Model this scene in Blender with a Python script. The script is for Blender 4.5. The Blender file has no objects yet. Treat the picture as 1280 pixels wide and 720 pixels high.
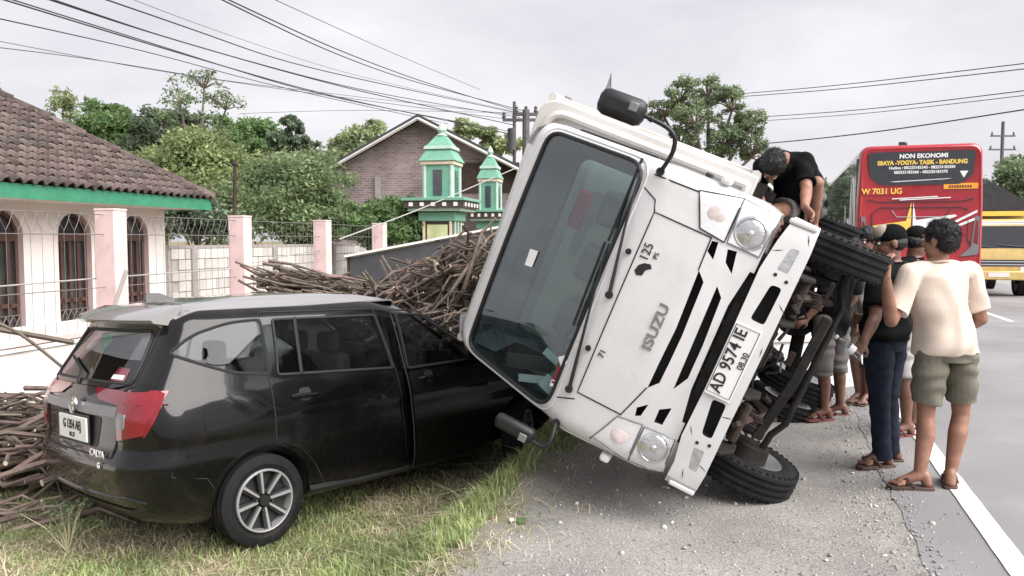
import bpy, bmesh, math, random
import numpy as np
from mathutils import Vector, Matrix, noise
R = math.radians
sc = bpy.context.scene
C = sc.collection
rng = random.Random(7)
nr = np.random.RandomState(11)

# ---------------------------------------------------------------- camera
CAM_H = 1.55
FPX = 1000.0
PITCH = math.atan(.06)
cam = bpy.data.objects.new('camera', bpy.data.cameras.new('camera'))
C.objects.link(cam); sc.camera = cam
cam.location = (0, 0, CAM_H)
cam.rotation_euler = (R(90) - PITCH, 0, 0)
cam.data.sensor_width = 36; cam.data.lens = 36 * FPX / 1280
cam.data.clip_start = .05; cam.data.clip_end = 3000
CP, SP = math.cos(PITCH), math.sin(PITCH)
def P(u, v, Y):
    """measured picture position -> world point at a known distance Y"""
    a = (u - 640) / FPX; b = (360 - v) / FPX
    y = CP + b * SP; z = -SP + b * CP
    k = Y / y
    return Vector((a * k, Y, CAM_H + z * k))

# ---------------------------------------------------------------- light
SUN_EL, SUN_AZ = 43, 125            # azimuth clockwise from +Y
w = bpy.data.worlds.new('World'); sc.world = w; w.use_nodes = True
nt = w.node_tree; N = nt.nodes; L = nt.links
bg = N['Background']
sky = N.new('ShaderNodeTexSky'); sky.sky_type = 'NISHITA'; sky.sun_disc = False
sky.sun_elevation = R(SUN_EL); sky.sun_rotation = R(SUN_AZ)
sky.air_density = 1.0; sky.dust_density = 3.0; sky.ozone_density = 1.0
tc = N.new('ShaderNodeTexCoord')
mp = N.new('ShaderNodeMapping'); mp.inputs['Scale'].default_value = (1, 1, 3.2)
n1 = N.new('ShaderNodeTexNoise'); n1.inputs['Scale'].default_value = 1.7; n1.inputs['Detail'].default_value = 9; n1.inputs['Roughness'].default_value = .58
n1.inputs['Distortion'].default_value = .4
rp = N.new('ShaderNodeValToRGB')
rp.color_ramp.elements[0].position = .30; rp.color_ramp.elements[0].color = (3.5, 3.48, 3.85, 1)
rp.color_ramp.elements[1].position = .72; rp.color_ramp.elements[1].color = (5.5, 5.35, 5.5, 1)
mx = N.new('ShaderNodeMix'); mx.data_type = 'RGBA'; mx.inputs[0].default_value = .93
L.new(tc.outputs['Generated'], mp.inputs['Vector']); L.new(mp.outputs[0], n1.inputs['Vector'])
L.new(n1.outputs['Fac'], rp.inputs['Fac'])
L.new(sky.outputs[0], mx.inputs[6]); L.new(rp.outputs[0], mx.inputs[7])
L.new(mx.outputs[2], bg.inputs['Color']); bg.inputs['Strength'].default_value = .10
sun = bpy.data.objects.new('sun', bpy.data.lights.new('sun', 'SUN')); C.objects.link(sun)
sun.data.energy = 3.9; sun.data.angle = R(66); sun.data.color = (1, .955, .92)
sd = Vector((math.sin(R(SUN_AZ)) * math.cos(R(SUN_EL)), math.cos(R(SUN_AZ)) * math.cos(R(SUN_EL)), math.sin(R(SUN_EL))))
sun.rotation_euler = sd.to_track_quat('Z', 'Y').to_euler()
sc.view_settings.view_transform = 'Standard'; sc.view_settings.look = 'None'
sc.view_settings.exposure = .90; sc.view_settings.gamma = 1

# ---------------------------------------------------------------- materials
M = {}
def mat(name, col, rough=.6, metal=0, var=.12, vs=6, bump=0, bs=60, coat=0, spec=.5, dirt=None, dirts=3, island=0, obj=0, col2=None, stretch=None):
    m = bpy.data.materials.new(name); m.use_nodes = True; M[name] = m
    t = m.node_tree; n = t.nodes; l = t.links; b = n['Principled BSDF']
    b.inputs['Roughness'].default_value = rough; b.inputs['Metallic'].default_value = metal
    b.inputs['Coat Weight'].default_value = coat; b.inputs['Coat Roughness'].default_value = .04
    b.inputs['Specular IOR Level'].default_value = spec
    co = n.new('ShaderNodeTexCoord'); src = co.outputs['Object']
    if stretch:
        mm = n.new('ShaderNodeMapping'); mm.inputs['Scale'].default_value = stretch
        l.new(src, mm.inputs['Vector']); src = mm.outputs[0]
    nz = n.new('ShaderNodeTexNoise'); nz.inputs['Scale'].default_value = vs; nz.inputs['Detail'].default_value = 6
    l.new(src, nz.inputs['Vector'])
    r = n.new('ShaderNodeValToRGB')
    c2 = col2 or tuple(min(1, c * (1 + var)) for c in col)
    c1 = col if col2 else tuple(c * (1 - var) for c in col)
    r.color_ramp.elements[0].position = .3; r.color_ramp.elements[0].color = (*c1, 1)
    r.color_ramp.elements[1].position = .7; r.color_ramp.elements[1].color = (*c2, 1)
    l.new(nz.outputs['Fac'], r.inputs['Fac']); out = r.outputs[0]
    def hsv(o, fac_socket, lo, hi):
        h = n.new('ShaderNodeHueSaturation'); mr = n.new('ShaderNodeMapRange')
        mr.inputs['To Min'].default_value = lo; mr.inputs['To Max'].default_value = hi
        l.new(fac_socket, mr.inputs['Value']); l.new(mr.outputs[0], h.inputs['Value']); l.new(o, h.inputs['Color'])
        mr2 = n.new('ShaderNodeMapRange'); mr2.inputs['To Min'].default_value = .5 + (hi - lo) * .035; mr2.inputs['To Max'].default_value = .5 - (hi - lo) * .035
        wn = n.new('ShaderNodeTexWhiteNoise'); wn.noise_dimensions = '1D'; l.new(fac_socket, wn.inputs['W'])
        l.new(wn.outputs['Value'], mr2.inputs['Value']); l.new(mr2.outputs[0], h.inputs['Hue'])
        return h.outputs[0]
    if island:
        g = n.new('ShaderNodeNewGeometry'); out = hsv(out, g.outputs['Random Per Island'], 1 - island, 1 + island)
    if obj:
        g = n.new('ShaderNodeObjectInfo'); out = hsv(out, g.outputs['Random'], 1 - obj, 1 + obj)
    if dirt:
        dn = n.new('ShaderNodeTexNoise'); dn.inputs['Scale'].default_value = dirts; dn.inputs['Detail'].default_value = 10; dn.inputs['Roughness'].default_value = .7
        l.new(co.outputs['Object'], dn.inputs['Vector'])
        dr = n.new('ShaderNodeMapRange'); dr.inputs['From Min'].default_value = .52; dr.inputs['From Max'].default_value = .78
        dr.inputs['To Max'].default_value = dirt[3]
        l.new(dn.outputs['Fac'], dr.inputs['Value'])
        mi = n.new('ShaderNodeMix'); mi.data_type = 'RGBA'; l.new(dr.outputs[0], mi.inputs[0]); l.new(out, mi.inputs[6]); mi.inputs[7].default_value = (*dirt[:3], 1)
        out = mi.outputs[2]
    l.new(out, b.inputs['Base Color'])
    if name[:4] in ('leaf', 'gras'):      # thin blades let light through
        tr = n.new('ShaderNodeBsdfTranslucent'); l.new(out, tr.inputs[0]); ms = n.new('ShaderNodeMixShader'); ms.inputs[0].default_value = .48
        l.new(b.outputs[0], ms.inputs[1]); l.new(tr.outputs[0], ms.inputs[2]); l.new(ms.outputs[0], n['Material Output'].inputs['Surface'])
    if bump:
        bn = n.new('ShaderNodeTexNoise'); bn.inputs['Scale'].default_value = bs; bn.inputs['Detail'].default_value = 5
        l.new(src, bn.inputs['Vector'])
        bp = n.new('ShaderNodeBump'); bp.inputs['Strength'].default_value = bump; bp.inputs['Distance'].default_value = .02
        l.new(bn.outputs['Fac'], bp.inputs['Height']); l.new(bp.outputs[0], b.inputs['Normal'])
    return m
def glass(name, tint, gl=1.0, ior=1.5, mixc=None):
    m = bpy.data.materials.new(name); m.use_nodes = True; M[name] = m
    t = m.node_tree; n = t.nodes; l = t.links; n.remove(n['Principled BSDF'])
    tr = n.new('ShaderNodeBsdfTransparent'); tr.inputs[0].default_value = (*tint, 1)
    gs = n.new('ShaderNodeBsdfGlossy'); gs.inputs['Roughness'].default_value = .02; gs.inputs[0].default_value = (gl, gl, gl, 1)
    fr = n.new('ShaderNodeFresnel'); gm = n.new('ShaderNodeNewGeometry'); ma = n.new('ShaderNodeMapRange'); ma.inputs['To Min'].default_value = ior; ma.inputs['To Max'].default_value = 1 / ior
    l.new(gm.outputs['Backfacing'], ma.inputs['Value']); l.new(ma.outputs[0], fr.inputs['IOR'])      # same gloss on both faces of the pane
    mi = n.new('ShaderNodeMixShader'); l.new(fr.outputs[0], mi.inputs[0]); l.new(tr.outputs[0], mi.inputs[1]); l.new(gs.outputs[0], mi.inputs[2])
    l.new(mi.outputs[0], n['Material Output'].inputs['Surface'])
    return m
mat('white_paint', (.66, .66, .66), .26, var=.03, coat=.4, dirt=(.36, .33, .29, .30), dirts=4.5)
mat('white_bed', (.60, .585, .56), .5, var=.06, dirt=(.30, .26, .22, .6), dirts=3)
mat('black_plastic', (0.011, 0.011, 0.0125), .45, var=.2, bump=.05, bs=200)
mat('slot_black', (.015, .015, .016), .7)
mat('rubber', (0.01, 0.01, 0.011), .8, var=.25, vs=14, bump=.15, bs=90, spec=.25, dirt=(.055, .05, .045, .5), dirts=6)
mat('chassis', (0.013, 0.012, 0.0115), .7, var=.3, bump=.2, bs=40, spec=.3, dirt=(.055, .042, .034, .7), dirts=5)
mat('rust', (0.04, 0.025, 0.018), .85, var=.4, vs=14, bump=.3, bs=50, dirt=(.03, .026, .024, .8), dirts=8)
mat('steel', (.42, .42, .43), .4, .8, var=.1, dirt=(.2, .15, .11, .5))
mat('chrome', (.75, .75, .76), .12, 1, var=.03)
mat('lens', (.72, .73, .74), .12, var=.06, vs=50, coat=1, bump=.06, bs=70)
mat('lens_inner', (.62, .63, .64), .18, .85, var=.15, vs=25, bump=.35, bs=26)
mat('lamp_dark', (.20, .20, .21), .3, .3, coat=.5)
mat('pink_lens', (0.7, 0.6, 0.59), .2, coat=1, var=.15, vs=30)
mat('black_paint', (0.0028, 0.0028, 0.0034), .22, var=.15, coat=.75, spec=.15, dirt=(.07, .063, .055, .13), dirts=3)
mat('roof_paint', (0.24, 0.235, 0.235), .25, var=.06, vs=2, coat=1, dirt=(.20, .17, .14, .4), dirts=3)  # pale base paints in sky reflected by the black car roof, plus some dust
mat('alloy', (0.36, 0.36, 0.37), .3, .35, var=.05)
mat('red_lens', (0.18, 0.002, 0.009), .10, var=.15, vs=25, coat=1)
mat('dark_inside', (0.13, 0.14, 0.15), .75, var=.2)
mat('seat_cloth', (.11, .12, .125), .85, var=.2, bump=.1)
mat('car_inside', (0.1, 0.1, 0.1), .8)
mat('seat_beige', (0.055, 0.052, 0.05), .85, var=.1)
mat('plate_white', (.78, .78, .77), .45, var=.02, dirt=(.5, .48, .44, .3))
mat('ink', (.012, .012, .014), .5)
mat('silver_print', (.20, .205, .21), .35, .2, var=.1)
mat('sticker_white', (.75, .76, .76), .5, var=.05)
mat('green_paper', (.14, .42, .22), .7, var=.3, vs=20)
mat('tan_paper', (.45, .35, .20), .7, var=.3, vs=20)
glass('windscreen', (.76, .84, .84), .95, 1.85)
glass('tint_glass', (.60, .62, .64), 1, 1.36)
glass('clear_plastic', (.86, .90, .93), 1, 1.5)
mat('bus_red', (0.38, 0.007, 0.018), .25, var=.08, coat=.8, dirt=(.25, .12, .10, .2))
mat('bus_dark', (.018, .020, .024), .12, coat=1, var=.2)
mat('bus_side', (.030, .055, .045), .08, coat=1, var=.3, vs=1.5)
mat('amber', (.85, .33, .02), .3, coat=.5)
mat('yellow_print', (.80, .56, .10), .5)
mat('white_print', (.80, .80, .80), .5)
mat('cream_truck', (.62, .47, .17), .4, coat=.4, dirt=(.3, .25, .2, .3))
mat('tarp', (.035, .036, .040), .75, var=.2, bump=.2, bs=8)
mat('house_wall', (0.84, 0.79, 0.765), .8, var=.05, vs=2, bump=.05, dirt=(.46, .37, .33, .75), dirts=1.6)
mat('pink_wall', (.70, .53, .525), .8, var=.07, vs=3, bump=.06, dirt=(.40, .30, .28, .8), dirts=2.6)
mat('base_wall', (.76, .74, .74), .8, var=.05, vs=2, dirt=(.45, .39, .36, .65), dirts=1.7)
mat('green_trim', (.040, .22, .125), .5, var=.12, vs=8, dirt=(.12, .22, .15, .5), dirts=5)
mat('roof_tile', (0.085, 0.062, 0.056), .85, var=.45, vs=9, bump=.2, bs=40, obj=.45, dirt=(.30, .265, .245, .6), dirts=7)
mat('roof_tile_mass', (0.085, 0.062, 0.056), .85, var=.45, vs=9, bump=.2, bs=40, island=.45, dirt=(.30, .265, .245, .6), dirts=7)
mat('brown_wood', (.085, .045, .034), .5, var=.2, coat=.2)
mat('window_dark', (.05, .055, .06), .15, coat=.6, var=.5, vs=3)
mat('iron', (.20, .19, .185), .6, .4, var=.2)
mat('block', (.52, .50, .475), .9, var=.12, vs=6, bump=.25, bs=50, obj=.13, dirt=(.33, .31, .28, .6), dirts=4)
mat('mortar', (.36, .34, .32), .95, bump=.2)
mat('mint', (0.155, 0.36, 0.26), .6, var=.12, dirt=(.20, .27, .23, .75))
mat('mint_light', (.40, .54, .46), .6, var=.12, dirt=(.25, .32, .28, .7))
mat('gate_dark', (.06, .045, .04), .6)
mat('gate_panel', (.55, .60, .34), .6, var=.25, vs=2.5)
mat('roof_far', (.05, .05, .055), .7)
mat('concrete', (.30, .275, .26), .9, var=.1, bump=.1)
mat('pole_metal', (.10, .095, .095), .7, var=.2)
mat('wire', (.035, .036, .04), .7)
mat('pale_wire', (0.36, 0.35, 0.34), .7)
mat('bark', (.14, .115, .09), .9, var=.3, vs=8, bump=.5, bs=20, stretch=(1, 1, .2))
mat('leaf_dark', (0.151, 0.204, 0.129), .6, island=.55, var=.35, vs=.9)
mat('leaf_mid', (0.213, 0.282, 0.140), .6, island=.5, var=.35, vs=.8)
mat('leaf_light', (0.33, 0.39, 0.21), .6, island=.45, var=.3, vs=.8)
mat('leaf_bright', (0.162, 0.258, 0.106), .6, island=.45, var=.3, vs=.8)
mat('leaf_olive', (0.274, 0.330, 0.146), .65, island=.5, var=.3, vs=.8)
mat('leaf_grey', (0.202, 0.270, 0.146), .65, island=.45, var=.3, vs=.8)
mat('grass_green', (.37, .44, .20), .7, island=.45, var=.3, vs=1.5)
mat('grass_dry', (0.68, 0.62, 0.45), .8, island=.4, var=.25, vs=1.5)
mat('stick', (0.088, 0.066, 0.054), .85, var=.35, vs=7, bump=.3, bs=50, obj=.5, col2=(.22, .17, .138), dirt=(.30, .26, .22, .5), dirts=11)
mat('stick_mass', (0.075, 0.057, 0.047), .85, var=.35, vs=7, bump=.3, bs=50, island=.5, col2=(.18, .14, .115))
mat('cut_wood', (0.66, 0.56, 0.43), .8, var=.2)
mat('pebble', (0.33, 0.32, 0.305), .9, island=.4, var=.2, bump=.2)
mat('litter_mat', (.62, .60, .57), .7, var=.2, island=.3)
mat('skin', (.27, .137, .092), .5, var=.22, vs=14, bump=.10, bs=160)
mat('skin_dark', (.17, .084, .058), .5, var=.22, vs=14, bump=.10, bs=160)
mat('hair', (0.0028, 0.0026, 0.0026), .55, var=.3, vs=60, bump=.6, bs=110, stretch=(1, 1, .3))
mat('shirt_beige', (0.6, 0.51, 0.435), .9, spec=.15, var=.04, vs=3, bump=.06, bs=350)
mat('shirt_black', (0.0048, 0.0048, 0.0056), .9, spec=.15, var=.2, bump=.06, bs=300)
mat('shirt_grey', (.24, .235, .22), .9, spec=.15, var=.1, bump=.06, bs=300)
mat('shorts_olive', (0.15, 0.142, 0.112), .9, spec=.15, var=.10, vs=12, bump=.08, bs=300)
mat('shorts_grey', (.155, .145, .14), .9, spec=.15, var=.15, bump=.08, bs=300)
mat('shorts_khaki', (.33, .285, .225), .9, var=.1, bump=.08, bs=300)
mat('shorts_pale', (.40, .38, .37), .9, var=.1, bump=.08, bs=300)
mat('denim', (0.017, 0.022, 0.036), .9, spec=.15, var=.35, vs=10, bump=.1, bs=300)
mat('sandal', (.075, .045, .035), .7)
mat('sandal_red', (.16, .045, .045), .7)
mat('eye_white', (.7, .68, .65), .3)
mat('red_cloth', (.26, .02, .04), .8)

def ground_mat():
    m = bpy.data.materials.new('ground_soil'); m.use_nodes = True; M['ground_soil'] = m
    t = m.node_tree; n = t.nodes; l = t.links; b = n['Principled BSDF']; b.inputs['Roughness'].default_value = .95
    b.inputs['Specular IOR Level'].default_value = .2
    co = n.new('ShaderNodeTexCoord'); O = co.outputs['Object']
    def nz(s, d=8, r=.6):
        x = n.new('ShaderNodeTexNoise'); x.inputs['Scale'].default_value = s; x.inputs['Detail'].default_value = d; x.inputs['Roughness'].default_value = r
        l.new(O, x.inputs['Vector']); return x.outputs['Fac']
    def ramp(f, stops):
        r = n.new('ShaderNodeValToRGB'); e = r.color_ramp.elements
        while len(e) < len(stops): e.new(.5)
        for i, (p, c) in enumerate(stops): e[i].position = p; e[i].color = (*c, 1)
        l.new(f, r.inputs[0]); return r.outputs[0]
    # fine gravel with paler dusty tracks
    g1 = ramp(nz(75, 6, .75), [(.30, (.17, .167, .164)), (.5, (.325, .319, .314)), (.68, (.48, .472, .464))])
    g2 = ramp(nz(1.3, 6), [(.35, (.80, .78, .76)), (.65, (1.16, 1.13, 1.09))])
    mu = n.new('ShaderNodeMix'); mu.data_type = 'RGBA'; mu.blend_type = 'MULTIPLY'; mu.inputs[0].default_value = 1
    l.new(g1, mu.inputs[6]); l.new(g2, mu.inputs[7])
    soil = ramp(nz(9, 8, .7), [(.35, (.13, .115, .07)), (.55, (.25, .22, .13)), (.7, (.38, .33, .22))])
    sx = n.new('ShaderNodeSeparateXYZ'); l.new(O, sx.inputs[0])     # object x runs away from the road
    ad = n.new('ShaderNodeMath'); ad.operation = 'MULTIPLY_ADD'; l.new(nz(2.2, 6), ad.inputs[0]); ad.inputs[1].default_value = 1.0; l.new(sx.outputs[0], ad.inputs[2])
    mr = n.new('ShaderNodeMapRange'); mr.inputs['From Min'].default_value = 2.5; mr.inputs['From Max'].default_value = 2.95; l.new(ad.outputs[0], mr.inputs['Value'])
    mi = n.new('ShaderNodeMix'); mi.data_type = 'RGBA'; l.new(mr.outputs[0], mi.inputs[0]); l.new(mu.outputs[2], mi.inputs[6]); l.new(soil, mi.inputs[7])
    l.new(mi.outputs[2], b.inputs['Base Color'])
    bp = n.new('ShaderNodeBump'); bp.inputs['Strength'].default_value = .8; bp.inputs['Distance'].default_value = .02
    l.new(nz(60, 8, .7), bp.inputs['Height']); l.new(bp.outputs[0], b.inputs['Normal'])
ground_mat()
mat('asphalt', (.195, .192, .198), .8, col2=(.285, .28, .285), vs=.55, bump=.35, bs=220, dirt=(.38, .37, .375, .7), dirts=.6)
mat('road_paint', (.74, .73, .71), .75, var=.08, vs=9, bump=.2, bs=150, dirt=(.30, .29, .28, .9), dirts=6)
def brickwork():
    m = bpy.data.materials.new('brickwork'); m.use_nodes = True; M['brickwork'] = m
    t = m.node_tree; n = t.nodes; l = t.links; b = n['Principled BSDF']; b.inputs['Roughness'].default_value = .9
    co = n.new('ShaderNodeTexCoord'); sx = n.new('ShaderNodeSeparateXYZ'); l.new(co.outputs['Object'], sx.inputs[0])
    cb = n.new('ShaderNodeCombineXYZ'); l.new(sx.outputs[0], cb.inputs[0]); l.new(sx.outputs[2], cb.inputs[1])
    br = n.new('ShaderNodeTexBrick'); l.new(cb.outputs[0], br.inputs['Vector']); br.inputs['Scale'].default_value = 1
    br.inputs['Brick Width'].default_value = .22; br.inputs['Row Height'].default_value = .075; br.inputs['Mortar Size'].default_value = .012
    br.inputs['Color1'].default_value = (.20, .15, .148, 1); br.inputs['Color2'].default_value = (.31, .25, .24, 1); br.inputs['Mortar'].default_value = (.34, .315, .31, 1)
    nz = n.new('ShaderNodeTexNoise'); nz.inputs['Scale'].default_value = .9; nz.inputs['Detail'].default_value = 8; l.new(co.outputs['Object'], nz.inputs['Vector'])
    r = n.new('ShaderNodeValToRGB'); r.color_ramp.elements[0].position = .35; r.color_ramp.elements[0].color = (.65, .62, .63, 1); r.color_ramp.elements[1].position = .7; r.color_ramp.elements[1].color = (1.25, 1.2, 1.2, 1)
    l.new(nz.outputs['Fac'], r.inputs[0])
    mu = n.new('ShaderNodeMix'); mu.data_type = 'RGBA'; mu.blend_type = 'MULTIPLY'; mu.inputs[0].default_value = 1
    l.new(br.outputs['Color'], mu.inputs[6]); l.new(r.outputs[0], mu.inputs[7]); l.new(mu.outputs[2], b.inputs['Base Color'])
    bp = n.new('ShaderNodeBump'); bp.inputs['Distance'].default_value = .01; l.new(br.outputs['Fac'], bp.inputs['Height']); bp.invert = True; l.new(bp.outputs[0], b.inputs['Normal'])
brickwork()

# ---------------------------------------------------------------- builders
def lerp(tab, x):
    if x <= tab[0][0]: return tab[0][1]
    for (a, p), (b, q) in zip(tab, tab[1:]):
        if x <= b: return p + (q - p) * (x - a) / (b - a)
    return tab[-1][1]
def basis(d):
    d = Vector(d).normalized(); a = Vector((0, 0, 1)) if abs(d.z) < .9 else Vector((1, 0, 0))
    x = d.cross(a).normalized(); return x, d.cross(x).normalized(), d
class MB:
    def __init__(s): s.v = []; s.f = []; s.m = []
    def add(s, vs, fs, mi=0, X=None):
        o = len(s.v); s.v += [tuple(X @ Vector(p)) for p in vs] if X is not None else [tuple(p) for p in vs]
        s.f += [tuple(i + o for i in f) for f in fs]; s.m += [mi] * len(fs); return s
    def box(s, c, d, mi=0, X=None):
        x, y, z = c; a, b, e = d[0] / 2, d[1] / 2, d[2] / 2
        vs = [(x + i * a, y + j * b, z + k * e) for i in (-1, 1) for j in (-1, 1) for k in (-1, 1)]
        return s.add(vs, [(0, 1, 3, 2), (4, 6, 7, 5), (0, 4, 5, 1), (2, 3, 7, 6), (0, 2, 6, 4), (1, 5, 7, 3)], mi, X)
    def cyl(s, p, q, r0, r1=None, n=12, mi=0, cap=True):
        p = Vector(p); q = Vector(q); r1 = r0 if r1 is None else r1; x, y, d = basis(q - p)
        vs = [p + (x * math.cos(2 * math.pi * i / n) + y * math.sin(2 * math.pi * i / n)) * r0 for i in range(n)] + [q + (x * math.cos(2 * math.pi * i / n) + y * math.sin(2 * math.pi * i / n)) * r1 for i in range(n)]
        fs = [(i, (i + 1) % n, (i + 1) % n + n, i + n) for i in range(n)]
        if cap: fs += [tuple(range(n))[::-1], tuple(range(n, 2 * n))]
        return s.add(vs, fs, mi)
    def tube(s, pts, r, n=6, mi=0, closed=False):
        pts = [Vector(p) for p in pts]; k = len(pts); rings = []
        ref = None
        for i, p in enumerate(pts):
            a = pts[(i - 1) % k] if (closed or i > 0) else p; b = pts[(i + 1) % k] if (closed or i < k - 1) else p
            d = (b - a)
            if d.length < 1e-9: d = Vector((0, 0, 1))
            d.normalize()
            if ref is None: ref = basis(d)[0]
            x = (ref - d * ref.dot(d))
            x = x.normalized() if x.length > 1e-6 else basis(d)[0]
            ref = x; y = d.cross(x); rr = r[i] if isinstance(r, (list, tuple)) else r
            rings.append([p + (x * math.cos(2 * math.pi * j / n) + y * math.sin(2 * math.pi * j / n)) * rr for j in range(n)])
        vs = [q for g in rings for q in g]; fs = []
        for i in range(k if closed else k - 1):
            a = i * n; b = ((i + 1) % k) * n
            fs += [(a + j, a + (j + 1) % n, b + (j + 1) % n, b + j) for j in range(n)]
        if not closed: fs += [tuple(range(n))[::-1], tuple(range((k - 1) * n, k * n))]
        return s.add(vs, fs, mi)
    def ell(s, c, r, n=12, k=8, mi=0, X=None):
        vs = [(c[0], c[1], c[2] + r[2])]
        for i in range(1, k):
            t = math.pi * i / k
            vs += [(c[0] + r[0] * math.sin(t) * math.cos(2 * math.pi * j / n), c[1] + r[1] * math.sin(t) * math.sin(2 * math.pi * j / n), c[2] + r[2] * math.cos(t)) for j in range(n)]
        vs.append((c[0], c[1], c[2] - r[2])); fs = [(0, 1 + j, 1 + (j + 1) % n) for j in range(n)]
        for i in range(k - 2):
            a = 1 + i * n; fs += [(a + j, a + n + j, a + n + (j + 1) % n, a + (j + 1) % n) for j in range(n)]
        a = 1 + (k - 2) * n; fs += [(a + j, len(vs) - 1, a + (j + 1) % n) for j in range(n)]
        return s.add(vs, fs, mi, X)
    def loops(s, ls, cap=True, mi=0, close=False):
        n = len(ls[0]); vs = [p for g in ls for p in g]; fs = []
        for i in range(len(ls) - (0 if close else 1)):
            a = i * n; b = ((i + 1) % len(ls)) * n
            fs += [(a + j, a + (j + 1) % n, b + (j + 1) % n, b + j) for j in range(n)]
        if cap and not close: fs += [tuple(range(n))[::-1], tuple(range(len(vs) - n, len(vs)))]
        return s.add(vs, fs, mi)
    def lathe(s, prof, o, ax, n=32, mi=0):        # prof = (radius, along axis), closed ring section
        x, y, d = basis(ax); o = Vector(o)
        ls = [[o + d * h + (x * math.cos(2 * math.pi * i / n) + y * math.sin(2 * math.pi * i / n)) * r for r, h in prof] for i in range(n)]
        return s.loops(ls, False, mi, True)
    def prism(s, poly, fn, d0, d1, mi=0):         # poly in 2D, fn(a, b, depth)
        n = len(poly); vs = [fn(a, b, d0) for a, b in poly] + [fn(a, b, d1) for a, b in poly]
        return s.add(vs, [tuple(range(n)), tuple(range(2 * n - 1, n - 1, -1))] + [(i, i + n, (i + 1) % n + n, (i + 1) % n) for i in range(n)], mi)
    def panel(s, poly, fn, off=.004, th=.01, step=.07, mi=0):
        bm = bmesh.new(); bm.faces.new([bm.verts.new((a, b, 0)) for a, b in poly])
        xs = [p[0] for p in poly]; ys = [p[1] for p in poly]
        for ax, lo, hi in ((0, min(xs), max(xs)), (1, min(ys), max(ys))):
            k = int((hi - lo) / step)
            for i in range(1, k + 1):
                co = [0, 0, 0]; no = [0, 0, 0]; co[ax] = lo + (hi - lo) * i / (k + 1); no[ax] = 1
                bmesh.ops.bisect_plane(bm, geom=bm.verts[:] + bm.edges[:] + bm.faces[:], plane_co=co, plane_no=no, dist=1e-6)
        bm.verts.index_update(); n = len(bm.verts)
        vs = [fn(v.co.x, v.co.y, off) for v in bm.verts] + [fn(v.co.x, v.co.y, off - th) for v in bm.verts]
        fs = [tuple(v.index for v in f.verts) for f in bm.faces]
        fs += [tuple(i + n for i in f[::-1]) for f in fs]
        fs += [(e.verts[0].index, e.verts[1].index, e.verts[1].index + n, e.verts[0].index + n) for e in bm.edges if e.is_boundary]
        bm.free(); return s.add(vs, fs, mi)
    def mesh(s, name, mats, ang=35, recalc=True):
        me = bpy.data.meshes.new(name); me.from_pydata(s.v, [], s.f)
        for m in mats: me.materials.append(M[m])
        me.polygons.foreach_set('material_index', s.m)
        bm = bmesh.new(); bm.from_mesh(me)
        if recalc: bmesh.ops.recalc_face_normals(bm, faces=bm.faces)
        for f in bm.faces: f.smooth = True
        for e in bm.edges: e.smooth = len(e.link_faces) == 2 and e.calc_face_angle(0) < R(ang)
        bm.to_mesh(me); bm.free(); return me
    def build(s, name, mats, parent=None, bev=0, ang=35, **kw):
        if isinstance(mats, str): mats = [mats]
        o = bpy.data.objects.new(name, s.mesh(name, mats, ang)); C.objects.link(o)
        if parent: o.parent = parent
        if bev:
            b = o.modifiers.new('bevel', 'BEVEL'); b.width = bev; b.segments = 2; b.limit_method = 'ANGLE'; b.angle_limit = R(40)
        for k, v in kw.items(): o[k] = v
        return o
def tag(o, label=None, cat=None, group=None, kind=None):
    if label: o['label'] = label
    if cat: o['category'] = cat
    if group: o['group'] = group
    if kind: o['kind'] = kind
    return o
def thing(name, label, cat, X=None, group=None):
    o = bpy.data.objects.new(name, None); C.objects.link(o)
    if X is not None: o.matrix_world = X
    return tag(o, label, cat, group)
def copy_obj(o, parent=None, X=None, **kw):
    c = o.copy(); C.objects.link(c); c.parent = parent
    if X is not None: c.matrix_local = X
    for k, v in kw.items(): c[k] = v
    return c
def copy_tree(o, X=None, parent=None, **kw):
    c = copy_obj(o, parent, X, **kw)
    for ch in list(o.children): copy_tree(ch, None, c)
    return c
def frame(o, x, y, z):
    return Matrix(((x[0], y[0], z[0], o[0]), (x[1], y[1], z[1], o[1]), (x[2], y[2], z[2], o[2]), (0, 0, 0, 1)))
def rounded(pts, r, k=4):
    out = []; n = len(pts)
    for i in range(n):
        a, p, b = Vector(pts[i - 1]), Vector(pts[i]), Vector(pts[(i + 1) % n]); rr = r[i] if isinstance(r, (list, tuple)) else r
        u = (a - p); v = (b - p); t = min(rr, u.length * .49, v.length * .49)
        s0 = p + u.normalized() * t; s1 = p + v.normalized() * t
        for j in range(k + 1):
            q = j / k; out.append(tuple(s0 * (1 - q) ** 2 + p * 2 * q * (1 - q) + s1 * q * q))
    return out
def rect(a0, a1, b0, b1): return [(a0, b0), (a1, b0), (a1, b1), (a0, b1)]
def outline(poly, fn, off=.002, step=.06, closed=True):
    out = []; n = len(poly)
    for i in range(n if closed else n - 1):
        a, b = Vector(poly[i]), Vector(poly[(i + 1) % n]); k = max(1, int((b - a).length / step))
        out += [fn(*(a + (b - a) * j / k), off) for j in range(k)]
    if not closed: out.append(fn(*poly[-1], off))
    return out
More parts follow.
